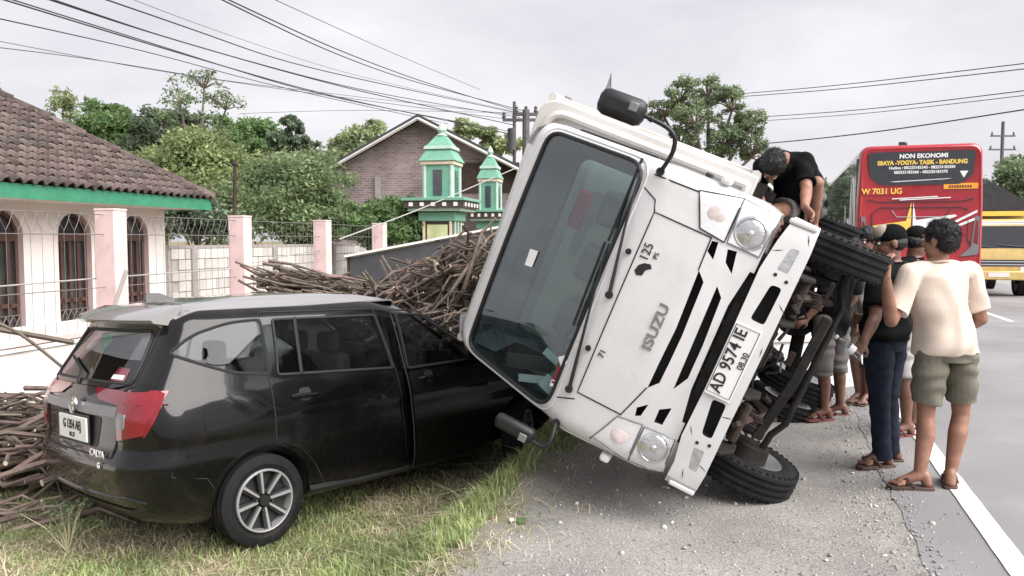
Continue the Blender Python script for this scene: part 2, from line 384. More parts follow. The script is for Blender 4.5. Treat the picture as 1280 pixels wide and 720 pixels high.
def text(body, size, m, X, parent, name='lettering', ext=.002, sx=1, bold=0, align='CENTER'):
    c = bpy.data.curves.new(name, 'FONT'); c.body = body; c.size = size; c.extrude = ext; c.align_x = align; c.align_y = 'CENTER'; c.offset = bold
    c.resolution_u = 3
    t = bpy.data.objects.new('tmp', c); C.objects.link(t)
    bpy.context.view_layer.update()
    me = bpy.data.meshes.new_from_object(t.evaluated_get(bpy.context.evaluated_depsgraph_get()))
    bpy.data.objects.remove(t); bpy.data.curves.remove(c)
    me.materials.clear(); me.materials.append(M[m]); me.name = name
    o = bpy.data.objects.new(name, me); C.objects.link(o); o.parent = parent
    o.matrix_local = X @ Matrix.Diagonal((sx, 1, 1, 1))
    return o
def boolean(o, cutters):
    """cut, then keep the plain result"""
    tmp = []; bpy.context.view_layer.update()
    for mb, ms in cutters:
        c = bpy.data.objects.new('tmp', mb.mesh('tmp', ms)); C.objects.link(c); tmp.append(c); c.matrix_world = o.matrix_world
        b = o.modifiers.new('cut', 'BOOLEAN'); b.object = c; b.operation = 'DIFFERENCE'; b.solver = 'EXACT'; b.material_mode = 'TRANSFER'
    bpy.context.view_layer.update()
    me = bpy.data.meshes.new_from_object(o.evaluated_get(bpy.context.evaluated_depsgraph_get()))
    o.modifiers.clear(); old = o.data; o.data = me; bpy.data.meshes.remove(old)
    for c in tmp: bpy.data.objects.remove(c)
    bm = bmesh.new(); bm.from_mesh(me)
    for f in bm.faces: f.smooth = True
    for e in bm.edges: e.smooth = len(e.link_faces) == 2 and e.calc_face_angle(0) < R(32)
    bm.to_mesh(me); bm.free()
def quick_mesh(name, vs, fs, m, parent=None, smooth=False, **kw):
    """numpy arrays of vertices and equal-sized faces -> one object"""
    me = bpy.data.meshes.new(name); k = fs.shape[1]
    me.vertices.add(len(vs)); me.vertices.foreach_set('co', np.ascontiguousarray(vs, np.float32).ravel())
    me.loops.add(fs.size); me.loops.foreach_set('vertex_index', np.ascontiguousarray(fs, np.int32).ravel())
    me.polygons.add(len(fs)); me.polygons.foreach_set('loop_start', np.arange(0, fs.size, k, dtype=np.int32))
    me.update(calc_edges=True); me.validate()
    if smooth: me.polygons.foreach_set('use_smooth', np.ones(len(fs), bool))
    me.materials.append(M[m])
    o = bpy.data.objects.new(name, me); C.objects.link(o)
    if parent: o.parent = parent
    for a, b in kw.items(): o[a] = b
    return o
# ================================================================ THE GROUND AND THE ROAD
E0 = Vector((2.42, 5.10, 0)); RD = Vector((.3123, .95, 0)); RN = Vector((-.95, .3123, 0))
def road_pt(s, t, z=0): return E0 + RN * s + RD * t + Vector((0, 0, z))
def s_of(x, y): return (x - E0.x) * RN.x + (y - E0.y) * RN.y
def smooth(a, b, x):
    x = max(0, min(1, (x - a) / (b - a))); return x * x * (3 - 2 * x)
def ground_h(x, y):
    s = s_of(x, y)
    if s < 0: return -.010 - .04 * smooth(.12, .3, -s)
    edge = .14 * math.sin(y * 1.7) + .1 * math.sin(y * 4.1 + 1)
    h = -.010 - .03 * smooth(0, .45, s) - .045 * smooth(.3, 2.1, s) - .30 * smooth(2.15 + edge * .5, 2.85 + edge, s)
    h += .17 * math.exp(-((s - 2.40) / .24) ** 2) * smooth(4.5, 5.5, y) * smooth(9.5, 8, y)
    h += .018 * noise.noise((x * .9, y * .9, 0)) * smooth(.05, .6, s) + .012 * noise.noise((x * 3.1, y * 3.1, 5)) * smooth(.1, .5, s)
    return h
GX = frame(E0, RN, -RD, (0, 0, 1))
sv = [-600, -200, -60, -25, -14, -9.5, -7.6, -7.3] + list(np.arange(-.3, 6.01, .09)) + [6.5, 7.5, 9, 12, 20, 40, 90, 200, 600]
tv = [-300, -60, -20, -8] + list(np.arange(-5, 8.01, .11)) + list(np.arange(8.4, 20, .5)) + [22, 26, 32, 45, 70, 120, 250, 600, 1500]
mb = MB(); ns = len(sv)
for t in tv:
    for s in sv:
        p = road_pt(s, t); mb.v.append((s, -t, ground_h(p.x, p.y) if s > -7.4 else -.10))
for j in range(len(tv) - 1):
    for i in range(ns - 1):
        a = j * ns + i; mb.f.append((a, a + 1, a + ns + 1, a + ns)); mb.m.append(0)
g = mb.build('ground', 'ground_soil'); g.matrix_world = GX; tag(g, kind='structure')
# asphalt with a worn edge, its markings lying on it
mb = MB(); tl = list(np.arange(-4, 12, .13)) + [13, 15, 18, 22, 30, 45, 80, 150, 300, 700]
tl = [-200, -40, -10] + tl
for t in tl:
    j = .05 * noise.noise((t * 2.3, 0, 3)) + .03 * noise.noise((t * 7, 2, 3)) if t < 25 else 0
    for s, z in ((j + .03, -.09), (j, -.006), (-.1, 0), (-1.2, .012), (-3.5, .03), (-6, .01), (-7, -.004), (-7.05, -.14)): mb.v.append((s, -t, z))
for k in range(len(tl) - 1): mb.f += [(k * 8 + i, k * 8 + i + 1, k * 8 + i + 9, k * 8 + i + 8) for i in range(7)]; mb.m += [0] * 7
road = mb.build('road', 'asphalt'); road.matrix_world = GX; tag(road, kind='structure')
mb = MB(); tl2 = [t for t in tl]
for t in tl2:
    for s in (-.35 + .006 * noise.noise((t * 5, 1, 1)), -.47 + .006 * noise.noise((t * 5, 4, 1))): mb.v.append((s, -t, .0065 + (-s - .1) * .0109))
for k in range(len(tl2) - 1): mb.f.append((2 * k, 2 * k + 1, 2 * k + 3, 2 * k + 2)); mb.m.append(0)
o = mb.build('road_edge_line', 'road_paint'); o.matrix_world = GX; tag(o, kind='structure')
mb = MB()
for k in range(30):
    t = 3.4 + k * 8
    mb.add([(-3.44, -t, .0345), (-3.56, -t, .0345), (-3.56, -t - 3.2, .0345), (-3.44, -t - 3.2, .0345)], [(0, 1, 2, 3)])
o = mb.build('road_centre_line', 'road_paint'); o.matrix_world = GX; tag(o, kind='structure')

# gravel, chips along the asphalt edge
ico = [(0, 0, 1), (.894, 0, .447), (.276, .851, .447), (-.724, .526, .447), (-.724, -.526, .447), (.276, -.851, .447), (.724, .526, -.447), (-.276, .851, -.447), (-.894, 0, -.447), (-.276, -.851, -.447), (.724, -.526, -.447), (0, 0, -1)]
icof = [(0, 1, 2), (0, 2, 3), (0, 3, 4), (0, 4, 5), (0, 5, 1), (1, 6, 2), (2, 7, 3), (3, 8, 4), (4, 9, 5), (5, 10, 1), (6, 7, 2), (7, 8, 3), (8, 9, 4), (9, 10, 5), (10, 6, 1), (11, 7, 6), (11, 8, 7), (11, 9, 8), (11, 10, 9), (11, 6, 10)]
def scatter_stones(name, pts, sizes, m):
    n = len(pts); base = np.array(ico); V = np.repeat(base[None], n, 0) * (1 + .28 * nr.randn(n, 12, 1))
    V *= (np.array(sizes)[:, None, None] * (.6 + .6 * nr.rand(n, 1, 3))); V[:, :, 2] *= .7
    a = nr.rand(n) * 6.28; c, s = np.cos(a)[:, None], np.sin(a)[:, None]
    x = V[:, :, 0] * c - V[:, :, 1] * s; y = V[:, :, 0] * s + V[:, :, 1] * c; V[:, :, 0] = x; V[:, :, 1] = y
    V += np.array(pts)[:, None, :]
    F_ = np.array(icof)[None] + (np.arange(n) * 12)[:, None, None]
    return quick_mesh(name, V.reshape(-1, 3), F_.reshape(-1, 3), m, kind='stuff')
pts = []; sz = []
while len(pts) < 9000:
    t = -2.2 + 9 * rng.random() ** 1.25; s = rng.uniform(.0, 2.5)
    if rng.random() < .32: s = rng.gauss(.02, .15)
    p = road_pt(s, t); r = .0035 + .0055 * rng.random() ** 2 + (.012 * rng.random() if rng.random() < .035 else 0)
    pts.append((p.x, p.y, (ground_h(p.x, p.y) if s > .05 else .0) + r * .25)); sz.append(r)
scatter_stones('gravel', pts, sz, 'pebble')
pts = []; sz = []
for k in range(45):
    t = rng.uniform(-1.6, 3); s = rng.uniform(1.2, 2.6) if k % 3 else rng.uniform(.1, 2.2); p = road_pt(s, t)
    pts.append((p.x, p.y, ground_h(p.x, p.y) + .004)); sz.append(rng.uniform(.006, .018))
scatter_stones('litter_chips', pts, sz, 'litter_mat')

# grass: bent blades, green and straw coloured
def blades(name, n, m, hmin, hmax, lean, pred, wid=.004, area=(-6.0, 1.6, 3.3, 10.5)):
    xs = []
    while len(xs) < n:
        x = rng.uniform(area[0], area[1]); y = area[2] + (area[3] - area[2]) * rng.random() ** 1.5
        k = pred(x, y, s_of(x, y))
        if k and rng.random() < k: xs.append((x, y, ground_h(x, y), k))
    B = np.array(xs); n = len(B); h = hmin + (hmax - hmin) * nr.rand(n) ** 1.7
    s = np.array([s_of(x, y) for x, y in B[:, :2]]); h *= 1 + .55 * np.exp(-((s - 2.62) / .28) ** 2) * np.clip((B[:, 1] - 4.3) / 1.2, 0, 1)
    a = nr.rand(n) * 6.28; d = np.stack([np.cos(a), np.sin(a), 0 * a], 1); q = np.stack([-np.sin(a), np.cos(a), 0 * a], 1)
    ln = lean * (.3 + nr.rand(n)); wv = wid * (.6 + .8 * nr.rand(n)); O = B[:, :3]; O[:, 2] -= .01
    up = np.array([0, 0, 1.])
    V = np.zeros((n, 5, 3))
    V[:, 0] = O - q * wv[:, None]; V[:, 1] = O + q * wv[:, None]
    mid = O + d * (h * ln * .35)[:, None] + up * (h * .6 / (1 + .3 * ln))[:, None]
    V[:, 2] = mid + q * (wv * .75)[:, None]; V[:, 3] = mid - q * (wv * .75)[:, None]
    V[:, 4] = O + d * (h * ln)[:, None] + up * (h / (1 + .8 * ln))[:, None]
    i = (np.arange(n) * 5)[:, None]
    F_ = np.concatenate([i + np.array([[0, 1, 2]]), i + np.array([[0, 2, 3]]), i + np.array([[3, 2, 4]])])
    return quick_mesh(name, V.reshape(-1, 3), F_, m, kind='stuff')
def patch(x, y, k): return .5 + .9 * noise.noise((x * k, y * k, 2.7)) + .45 * noise.noise((x * k * 3.1, y * k * 3.1, 9))
def g_green(x, y, s):
    e = 2.28 + .28 * noise.noise((x * 1.4, y * 1.4, 0)) + .1 * math.sin(y * 6)
    if s < e: return .04 if s > e - .35 else 0
    if s > 5.6 and y > 6: return .1
    return max(0, min(1, patch(x, y, 1.15) * 1.6 - .20)) * min(1, .3 + (s - e) * 2.2)
def g_dry(x, y, s):
    e = 2.18 + .28 * noise.noise((x * 1.4, y * 1.4, 0)) + .1 * math.sin(y * 6)
    if s < e: return .07 if s > e - .45 else 0
    return max(.12, min(1, 1.05 - patch(x, y, 1.15) * 1.1)) * min(1, .35 + (s - e) * 2)
blades('green_grass', 72000, 'grass_green', .025, .10, .8, g_green)
blades('dry_grass', 60000, 'grass_dry', .025, .09, 1.6, g_dry, .003)
blades('lying_straw', 3200, 'grass_dry', .05, .14, 3.6, lambda x, y, s: g_dry(x, y, s) * (.5 if s > 2.3 else .9), .0026, (-4, .6, 3.3, 6))
blades('tall_grass', 5000, 'grass_green', .06, .13, .6, lambda x, y, s: 1 if 2.25 < s < 2.9 + .2 * math.sin(x * 5) and y > 4.2 else 0, .004, (-2.2, 1.4, 4.2, 8.0))

# ================================================================ HOUSE, FENCE, WALLS ON THE FAR SIDE OF THE VERGE
FD = Vector((.222, .975, 0)).normalized(); FN = Vector((-FD.y, FD.x, 0)); F0 = Vector((-5.15, 10.3, 0))
FX = frame(F0, FD, FN, (0, 0, 1))             # local x along the fence, y away from the road
GZ = -.45
# --- base wall with a stepped ledge
wall = MB().box((5, .02, (GZ + .38) / 2), (22, .20, .38 - GZ)).build('fence_wall', 'base_wall', bev=.006); wall.matrix_world = FX
tag(wall, 'plain white base wall running behind the black car', 'wall')
MB().box((5, .015, .415), (22, .28, .07)).build('ledge', 'pink_wall', wall, bev=.008)
MB().box((5, .01, .345), (22, .24, .05)).build('ledge_step', 'base_wall', wall, bev=.006)
plabel = ['pink fence pillar standing before the arched house windows', 'pink fence pillar with a rusty pipe standing on it', 'pink fence pillar above the left end of the stick pile', 'pink fence pillar above the pale shelter roof', 'small far pink fence pillar before the green gate', None]
for k, t in enumerate((0, 3, 6, 9, 12.2, -3)):
    p = MB().box((t, 0, 1.185), (.24, .29, 1.47)).build('fence_pillar', 'pink_wall', bev=.012); p.matrix_world = FX
    tag(p, plabel[k] or 'pink fence pillar nearest the road camera beside the house', 'pillar', 'fence pillars')
    MB().box((t, 0, 1.935), (.25, .30, .03)).build('cap', 'pink_wall', p, bev=.006)
# --- railings between the pillars: every bar its own part
rlab = ['iron bar railing before the left arched windows', 'iron bar railing between the two tallest pink pillars', 'iron bar railing behind the left stick bundle', 'iron bar railing behind the shelter roof', 'far iron bar railing near the green gate']
bar = MB().cyl((0, 0, .45), (0, 0, 1.66), .003, n=5).tube([(0, 0, 1.66), (.05, 0, 1.74), (.105, 0, 1.87)], .003, 5).tube([(0, 0, 1.66), (-.05, 0, 1.74), (-.105, 0, 1.87)], .003, 5).mesh('bar', ['iron'])
thin = MB().cyl((0, 0, .45), (0, 0, 1.86), .003, n=5).mesh('bar', ['iron'])
for k, (a, b) in enumerate(((-2.85, -.13), (.13, 2.87), (3.13, 5.87), (6.13, 8.87), (9.13, 12.0))):
    r = thing('railing', rlab[k], 'railing', FX @ Matrix.Translation((a, 0, 0)), 'railing panels of the fence')
    for z in (1.87, 1.62, .95): MB().cyl((0, 0, z), (b - a, 0, z), .006, n=5).build('rail', 'iron', r)
    step = .165; n = int((b - a) / step)
    for i in range(n):
        o = bpy.data.objects.new('bar', bar if k < 2 else thin); C.objects.link(o); o.parent = r; o.location = (.08 + i * step, 0, 0)
# --- the white house
HX = FX @ Matrix.Translation((0, 2.0, 0))
house = thing('house', 'cream house with a brown tiled hip roof and green fascia', 'house', HX)
wins = (.33, 1.65, 3.01)
def arch(c, wd, z0, z1, k=10):
    zc = z1 - wd / 2
    return [(c - wd / 2, z0), (c + wd / 2, z0)] + [(c + wd / 2 * math.cos(math.pi * i / k), zc + wd / 2 * math.sin(math.pi * i / k)) for i in range(k + 1)]
wm = MB().box((.40, 3.5, (GZ + 2.32) / 2), (6.8, 7, 2.32 - GZ)).build('wall', 'house_wall', house)
boolean(wm, [(MB().prism(arch(c, .68, .25, 1.97), lambda a, b, d: (a, d, b), -.2, .22), ['pink_wall']) for c in wins])
sk = [(-6, 0), (3.80, 0), (3.80, 7), (-6, 7)]
MB().box((.40, -.015, -.05), (6.8, .03, .75)).build('plinth', 'base_wall', house)
for c in wins:
    win = MB().prism(arch(c, .68, .25, 1.97), lambda a, b, d: (a, d, b), .14, .18).build('window', 'window_dark', house)
    out = arch(c, .66, .27, 1.95, 12)
    MB().tube([(a, .12, b) for a, b in out], .035, 6, closed=True).build('frame', 'brown_wood', win)
    f = MB()
    f.box((c, .11, 1.58), (.62, .05, .10))
    for i in (-.17, 0, .17): f.box((c + i, .115, .93), (.055, .04, 1.22))
    f.box((c, .115, .62), (.62, .04, .06))
    f.build('mullion', 'brown_wood', win)
    f = MB()
    for i in range(5): f.tube([(c - .3 + .12 * i, .06, .27), (c - .3 + .12 * (i + 1), .06, .47)], .008, 5); f.tube([(c - .3 + .12 * (i + 1), .06, .27), (c - .3 + .12 * i, .06, .47)], .008, 5)
    f.tube([(c - .32, .06, .48), (c + .32, .06, .48)], .009, 5)
    f.build('grille', 'iron', win)
EY = -.9; SL = R(34); tr, hz = math.tan(SL), 2.30; TE = 3.86           # eave line, slope, eave height, right end
LEFT = -3.2; TOP = 4.6
rp_ = [(LEFT, EY, hz), (TE, EY, hz), (TE - TOP, EY + TOP, hz + TOP * tr), (LEFT, EY + TOP, hz + TOP * tr)]
roof = MB().add([(x, y, z - .06) for x, y, z in rp_] + [(x, y, z - .12) for x, y, z in rp_], [(0, 1, 2, 3), (7, 6, 5, 4), (0, 4, 5, 1), (2, 6, 7, 3), (3, 7, 4, 0), (1, 5, 6, 2)])
q = [(TE, EY, hz - .06), (TE, EY + 2 * TOP, hz - .06), (TE - TOP, EY + TOP, hz + TOP * tr - .06)]
roof.add(q + [(x - .01, y, z - .06) for x, y, z in q], [(0, 1, 2), (5, 4, 3), (0, 3, 4, 1), (1, 4, 5, 2), (2, 5, 3, 0)])
q = [(LEFT, EY + 2 * TOP, hz - .06), (TE, EY + 2 * TOP, hz - .06), (TE - TOP, EY + TOP, hz + TOP * tr - .06), (LEFT, EY + TOP, hz + TOP * tr - .06)]
roof.add(q, [(0, 1, 2, 3)])
roof = roof.build('roof', 'roof_tile_mass', house)
MB().box(((LEFT + TE) / 2, EY + .0, hz - .125), (TE - LEFT, .03, .19)).box((TE, EY + 3.5, hz - .125), (.03, 7, .19)).build('fascia', 'green_trim', house)
MB().box(((LEFT + TE) / 2, EY + .48, hz - .20), (TE - LEFT - .04, .92, .02)).build('soffit', 'house_wall', house)
tw, tl_ = .178, .205
tp = []
for j, y in ((0, -.02), (1, .25)):
    for i in range(7):
        a = i / 6; tp.append(((a - .5) * tw * 1.08, y, (.034 * math.sin(a * math.pi * 2.0 - .5) + (.052 if j == 0 else .010))))
tp2 = [(x, y, z - .022) for x, y, z in tp]
tf = [(i, i + 1, i + 8, i + 7) for i in range(6)] + [(i + 14, i + 21, i + 22, i + 15) for i in range(6)] + [(i, i + 14, i + 15, i + 1) for i in range(6)] + [(0, 7, 21, 14), (6, 20, 27, 13)]
tile = MB().add(tp + tp2, tf).mesh('tile', ['roof_tile'])
spots = []
ca, sa = math.cos(SL), math.sin(SL)
for k in range(27):
    y = EY - .04 + k * tl_ * ca; z = hz + k * tl_ * sa - .02
    xr_ = TE - k * tl_ * ca
    for i in range(70):
        x = xr_ - .10 - i * tw
        if x < LEFT + .2: break
        spots.append((x, y, z))
def seen_u(p): q = HX @ Vector(p); return 640 + q.x / q.y * FPX
spots.sort(key=lambda p: (0 if seen_u(p) > -25 else 1, (HX @ Vector(p)).length))
tm = MB()
for i, (x, y, z) in enumerate(spots):
    X = Matrix.Translation((x, y, z + rng.uniform(-.006, .006))) @ Matrix.Rotation(SL + rng.uniform(-.02, .02), 4, 'X') @ Matrix.Rotation(rng.uniform(-.03, .03), 4, 'Z')
    if i < 300:
        o = bpy.data.objects.new('tile', tile); C.objects.link(o); o.parent = roof; o.matrix_local = X
    else: tm.add(tp + tp2, tf, 0, X)
tag(tm.build('tiles', 'roof_tile_mass', roof), kind='stuff')
hp = [(TE - a * TOP / 13, EY + a * TOP / 13, hz + a * TOP / 13 * tr + .02) for a in range(-0, 14)]
for a, b in zip(hp, hp[1:]):
    v = Vector(b) - Vector(a); MB().cyl(Vector(a) - v * .08, Vector(b), .10, .07, 8).build('ridge_tile', 'roof_tile', roof)
# --- block wall behind the railings
bw = MB().box((8.9, 2.0, .47), (10.2, .12, 1.84)).build('block_wall', 'mortar'); bw.matrix_world = FX
tag(bw, 'pale grey block wall between the house and the green gate', 'wall')
blk = MB().box((0, 0, 0), (.385, .05, .185)).mesh('block', ['block'])
for j in range(7):
    for i in range(26):
        o = bpy.data.objects.new('block', blk); C.objects.link(o); o.parent = bw
        o.location = (4.05 + i * .395 + (.2 if j % 2 else 0), 1.935 + rng.uniform(-.006, .006), 1.29 - j * .2)
MB().box((8.9, 2.0, 1.42), (10.2, .17, .06)).build('coping', 'concrete', bw)
for x in (4.5, 7.5, 10.5): MB().box((x, 1.93, .46), (.18, .10, 1.86)).build('post', 'concrete', bw)
# --- pipe on the second pillar, stick leaning on the first, slack cables and the pale stay
a = P(293, 271, 13.2); pipe = MB().cyl(a - Vector((0, 0, .05)), P(294, 205, 13.2), .035, .03, 8).build('rusty_pipe', 'rust')
tag(pipe, 'rusty iron pipe standing upright on a pink pillar', 'pipe')
MB().ell(P(294, 205, 13.2), (.05, .05, .05)).build('pipe_cap', 'rust', pipe)
o = MB().cyl(P(141, 388, 9.6), P(158, 338, 9.8), .022, .026, 7).build('leaning_stake', 'concrete'); tag(o, 'short pale stake leaning on the first pink pillar', 'stake')
def cable(name, px, r, m, label, cat='cable', group=None):
    """px: (u, v, Y) picks along one hanging line"""
    pts = []
    for (u0, v0, y0), (u1, v1, y1) in zip(px, px[1:]):
        for i in range(8):
            k = i / 8; iy = (1 - k) / y0 + k / y1; pts.append(P(u0 + (u1 - u0) * k, v0 + (v1 - v0) * k, 1 / iy))
    pts.append(P(*px[-1])); pp = pts[:]
    for _ in range(10):
        pp = [pp[0]] + [(pp[i - 1] + pp[i] * 2 + pp[i + 1]) / 4 for i in range(1, len(pp) - 1)] + [pp[-1]]
    return tag(MB().tube(pp, r, 5).build(name, m), label, cat, group)
cable('slack_cable', [(-60, 363, 9.2), (130, 347, 10.2), (290, 336, 13.1)], .010, 'pale_wire', 'slack pale cable sagging before the house windows')
cable('slack_cable', [(285, 336, 13.1), (345, 322, 14.6), (402, 312, 16.1)], .010, 'pale_wire', 'short pale cable between the second and third pink pillars')
cable('stay_pole', [(424, 299, 15.5), (520, 264, 18), (645, 210, 23)], .014, 'pale_wire', 'long pale stay slanting up past the green gate', 'stay')
# --- grey dead branches beside the car
for px, r, lb in (([(-30, 392, 6.4), (25, 415, 6.5), (82, 462, 6.6)], .014, 'thin grey branch sloping down behind the car tailgate'), ([(-30, 407, 7.2), (30, 417, 7.3), (92, 428, 7.4)], .026, 'thick grey branch lying level at the left frame edge')):
    o = cable('dead_branch', px, r, 'bark', lb, 'branch')
# --- low shelter behind the sticks
sh = thing('shelter', 'low shelter with pale sheet roof and dark tarpaulin behind the sticks', 'shelter', Matrix.Translation(P(430, 322, 10.6)))
o0 = P(430, 322, 10.6); a1 = P(650, 280, 12.2) - o0; bk = Vector((-.2, 1.5, -.14))
MB().add([(0, 0, 0), a1, a1 + bk, bk] + [Vector(q) + Vector((0, 0, .03)) for q in ((0, 0, 0), a1, a1 + bk, bk)], [(0, 1, 2, 3), (7, 6, 5, 4), (0, 4, 5, 1), (1, 5, 6, 2), (2, 6, 7, 3), (3, 7, 4, 0)]).build('roof_sheet', 'white_bed', sh)
dn = Vector((0, 0, -1.6)); ins = Vector((.05, .12, -.01)); mb = MB(); top = [ins + a1 * (i / 12) for i in range(13)]
for j in range(5):
    for i, p in enumerate(top): mb.v.append(tuple(p + dn * (j / 4) + Vector((0, .04 * math.sin(i * 1.9) * j / 4, 0))))
for j in range(4): mb.f += [(j * 13 + i, j * 13 + i + 1, j * 13 + i + 14, j * 13 + i + 13) for i in range(12)]
mb.m = [0] * len(mb.f); tpn = mb.build('tarpaulin', 'tarp', sh); tpn.modifiers.new('thick', 'SOLIDIFY').thickness = .01
for k in (.02, .5, .98): MB().cyl(a1 * k + bk * .1, a1 * k + bk * .1 + Vector((0, 0, -1.9)), .03, n=7).build('post', 'bark', sh)
# --- brick house with a gable
BX = Matrix.Translation(P(530, 300, 26)) @ Matrix.Rotation(R(-4), 4, 'Z')
bh = thing('brick_house', 'unplastered brick house with a dark gable roof behind the gate', 'house', BX)
ax_, az = -.10, 3.85; ez = 2.15
gp = [(-3.2, -2.1), (3.25, -2.1), (3.25, ez), (ax_, az), (-3.2, ez)]
MB().prism(gp, lambda a, b, d: (a, d, b), 0, 9).build('wall', 'brickwork', bh)
def slope(x0, z0, x1, z1, th=.10):
    return MB().add([(x0, -.45, z0), (x1, -.45, z1), (x1, 9.3, z1), (x0, 9.3, z0), (x0, -.45, z0 + th), (x1, -.45, z1 + th), (x1, 9.3, z1 + th), (x0, 9.3, z0 + th)], [(0, 3, 2, 1), (4, 5, 6, 7), (0, 1, 5, 4), (1, 2, 6, 5), (2, 3, 7, 6), (3, 0, 4, 7)])
dzl = (az - ez) / (3.2 + ax_); dzr = (az - ez) / (3.25 - ax_)
slope(-3.75, ez - .55 * dzl + .03, ax_ - .002, az + .03).build('roof', 'roof_far', bh); slope(ax_ + .002, az + .03, 3.8, ez - .55 * dzr + .03).build('roof', 'roof_far', bh)
for sx, e in ((-3.75, ez - .55 * dzl), (3.8, ez - .55 * dzr)):
    MB().tube([(sx, -.47, e - .02), (ax_, -.47, az - .02)], .05, 4).build('barge_board', 'white_bed', bh)
MB().box((0, -.03, .95), (6.4, .08, .12)).build('lintel_band', 'concrete', bh); MB().box((-1.5, -.03, 1.5), (.18, .07, 1.1)).box((-1.5, -.035, .05), (.18, .07, 1.7)).build('column', 'concrete', bh)
MB().box((2.15, -.02, 2.0), (1.9, .05, .95)).build('red_brick_panel', 'rust', bh)
MB().box((1.9, -.02, .0), (2.0, .05, 1.6)).build('plaster_panel', 'gate_dark', bh)
# --- green gate pillars with little lantern houses
def gate_pillar(X, label):
    g = thing('gate_pillar', label, 'gate pillar', X, 'green gate pillars')
    MB().box((0, 0, .95), (.80, .80, 2.9)).build('shaft', 'gate_dark', g, bev=.02)
    for sx in (-1,): MB().box((0, -.41, .9), (.52, .03, 2.75)).build('panel', 'gate_panel', g)
    for x in (-.34, .34): MB().box((x, -.42, .95), (.06, .04, 2.9)).build('strip', 'cut_wood', g)
    for y in (-.3, -.05, .2): MB().box((.415, y, .95), (.04, .09, 2.9)).build('strip', 'mint_light', g)
    MB().box((0, 0, 2.47), (.95, .95, .22)).build('neck', 'mint', g, bev=.02)
    MB().box((0, 0, 2.64), (1.35, 1.35, .08)).build('cornice', 'mint_light', g, bev=.01)
    MB().box((0, 0, 2.76), (1.5, 1.5, .17)).build('frieze', 'gate_dark', g)
    d = MB()
    for i in range(5):
        d.box((-.56 + .28 * i, -.755, 2.76), (.10, .02, .09)); d.box((.755, -.56 + .28 * i, 2.76), (.02, .10, .09))
    d.build('frieze_dots', 'white_print', g)
    MB().box((0, 0, 2.88), (1.6, 1.6, .07)).build('cornice', 'mint', g, bev=.01)
    MB().box((0, 0, 3.32), (.74, .74, .82)).build('lantern', 'mint', g)
    for x in (-.34, .34):
        for y in (-.34, .34): MB().cyl((x, y, 2.9), (x, y, 3.73), .06, n=8).build('corner_post', 'mint_light', g)
    MB().box((0, -.375, 3.3), (.22, .03, .62)).build('window', 'window_dark', g); MB().box((.375, 0, 3.3), (.03, .22, .62)).build('window', 'window_dark', g)
    MB().box((0, 0, 3.78), (.84, .84, .09)).build('eave', 'cut_wood', g, bev=.01)
    def pyr(z0, z1, a, b): return MB().loops([[(-a, -a, z0), (a, -a, z0), (a, a, z0), (-a, a, z0)], [(-b, -b, z1), (b, -b, z1), (b, b, z1), (-b, b, z1)]])
    pyr(3.83, 4.12, .46, .30).build('roof', 'mint', g); pyr(4.12, 4.2, .36, .34).build('roof', 'mint_light', g); pyr(4.2, 4.46, .31, .12).build('roof', 'mint', g)
    MB().lathe([(.0, 0), (.15, .02), (.08, .08), (.13, .16), (.09, .25), (.03, .33), (0, .36)], (0, 0, 4.45), (0, 0, 1), 12).build('finial', 'mint_light', g)
b = P(553, 300, 20); gate_pillar(Matrix.Translation((b.x, b.y, GZ + .1)) @ Matrix.Rotation(R(-12), 4, 'Z'), 'larger green gate pillar standing before the brick house')
b = P(613, 300, 22); gate_pillar(Matrix.Translation((b.x, b.y, GZ + .1)) @ Matrix.Rotation(R(-12), 4, 'Z') @ Matrix.Diagonal((.68, .68, .93, 1)), 'smaller green gate pillar half hidden by the white truck')

# ================================================================ TREES AND SHRUBS
def leaf_cloud(name, centres, radii, n, size, m, parent, seed=0, flat=.75):
    r_ = np.random.RandomState(seed); k = len(centres); Cn = np.array(centres); Rd = np.array(radii)
    wgt = Rd ** 2 / (Rd ** 2).sum(); idx = r_.choice(k, n, p=wgt)
    d = r_.randn(n, 3); d /= np.linalg.norm(d, axis=1)[:, None]; rad = Rd[idx] * (r_.rand(n) ** .42) * (1 + .15 * r_.randn(n))
    O = Cn[idx] + d * rad[:, None] * np.array([1, 1, flat])
    nm = r_.randn(n, 3) + d * .5 + np.array([0, 0, .7]); nm /= np.linalg.norm(nm, axis=1)[:, None]
    a = np.cross(nm, r_.randn(n, 3)); a /= np.linalg.norm(a, axis=1)[:, None]; b = np.cross(nm, a)
    s = size * (.5 + r_.rand(n))[:, None]
    V = np.stack([O - a * s, O + b * s * .45 - nm * s * .1, O + a * s, O - b * s * .45 - nm * s * .1], 1)
    F_ = (np.arange(n) * 4)[:, None] + np.arange(4)[None]
    return quick_mesh(name, V.reshape(-1, 3), F_, m, parent)
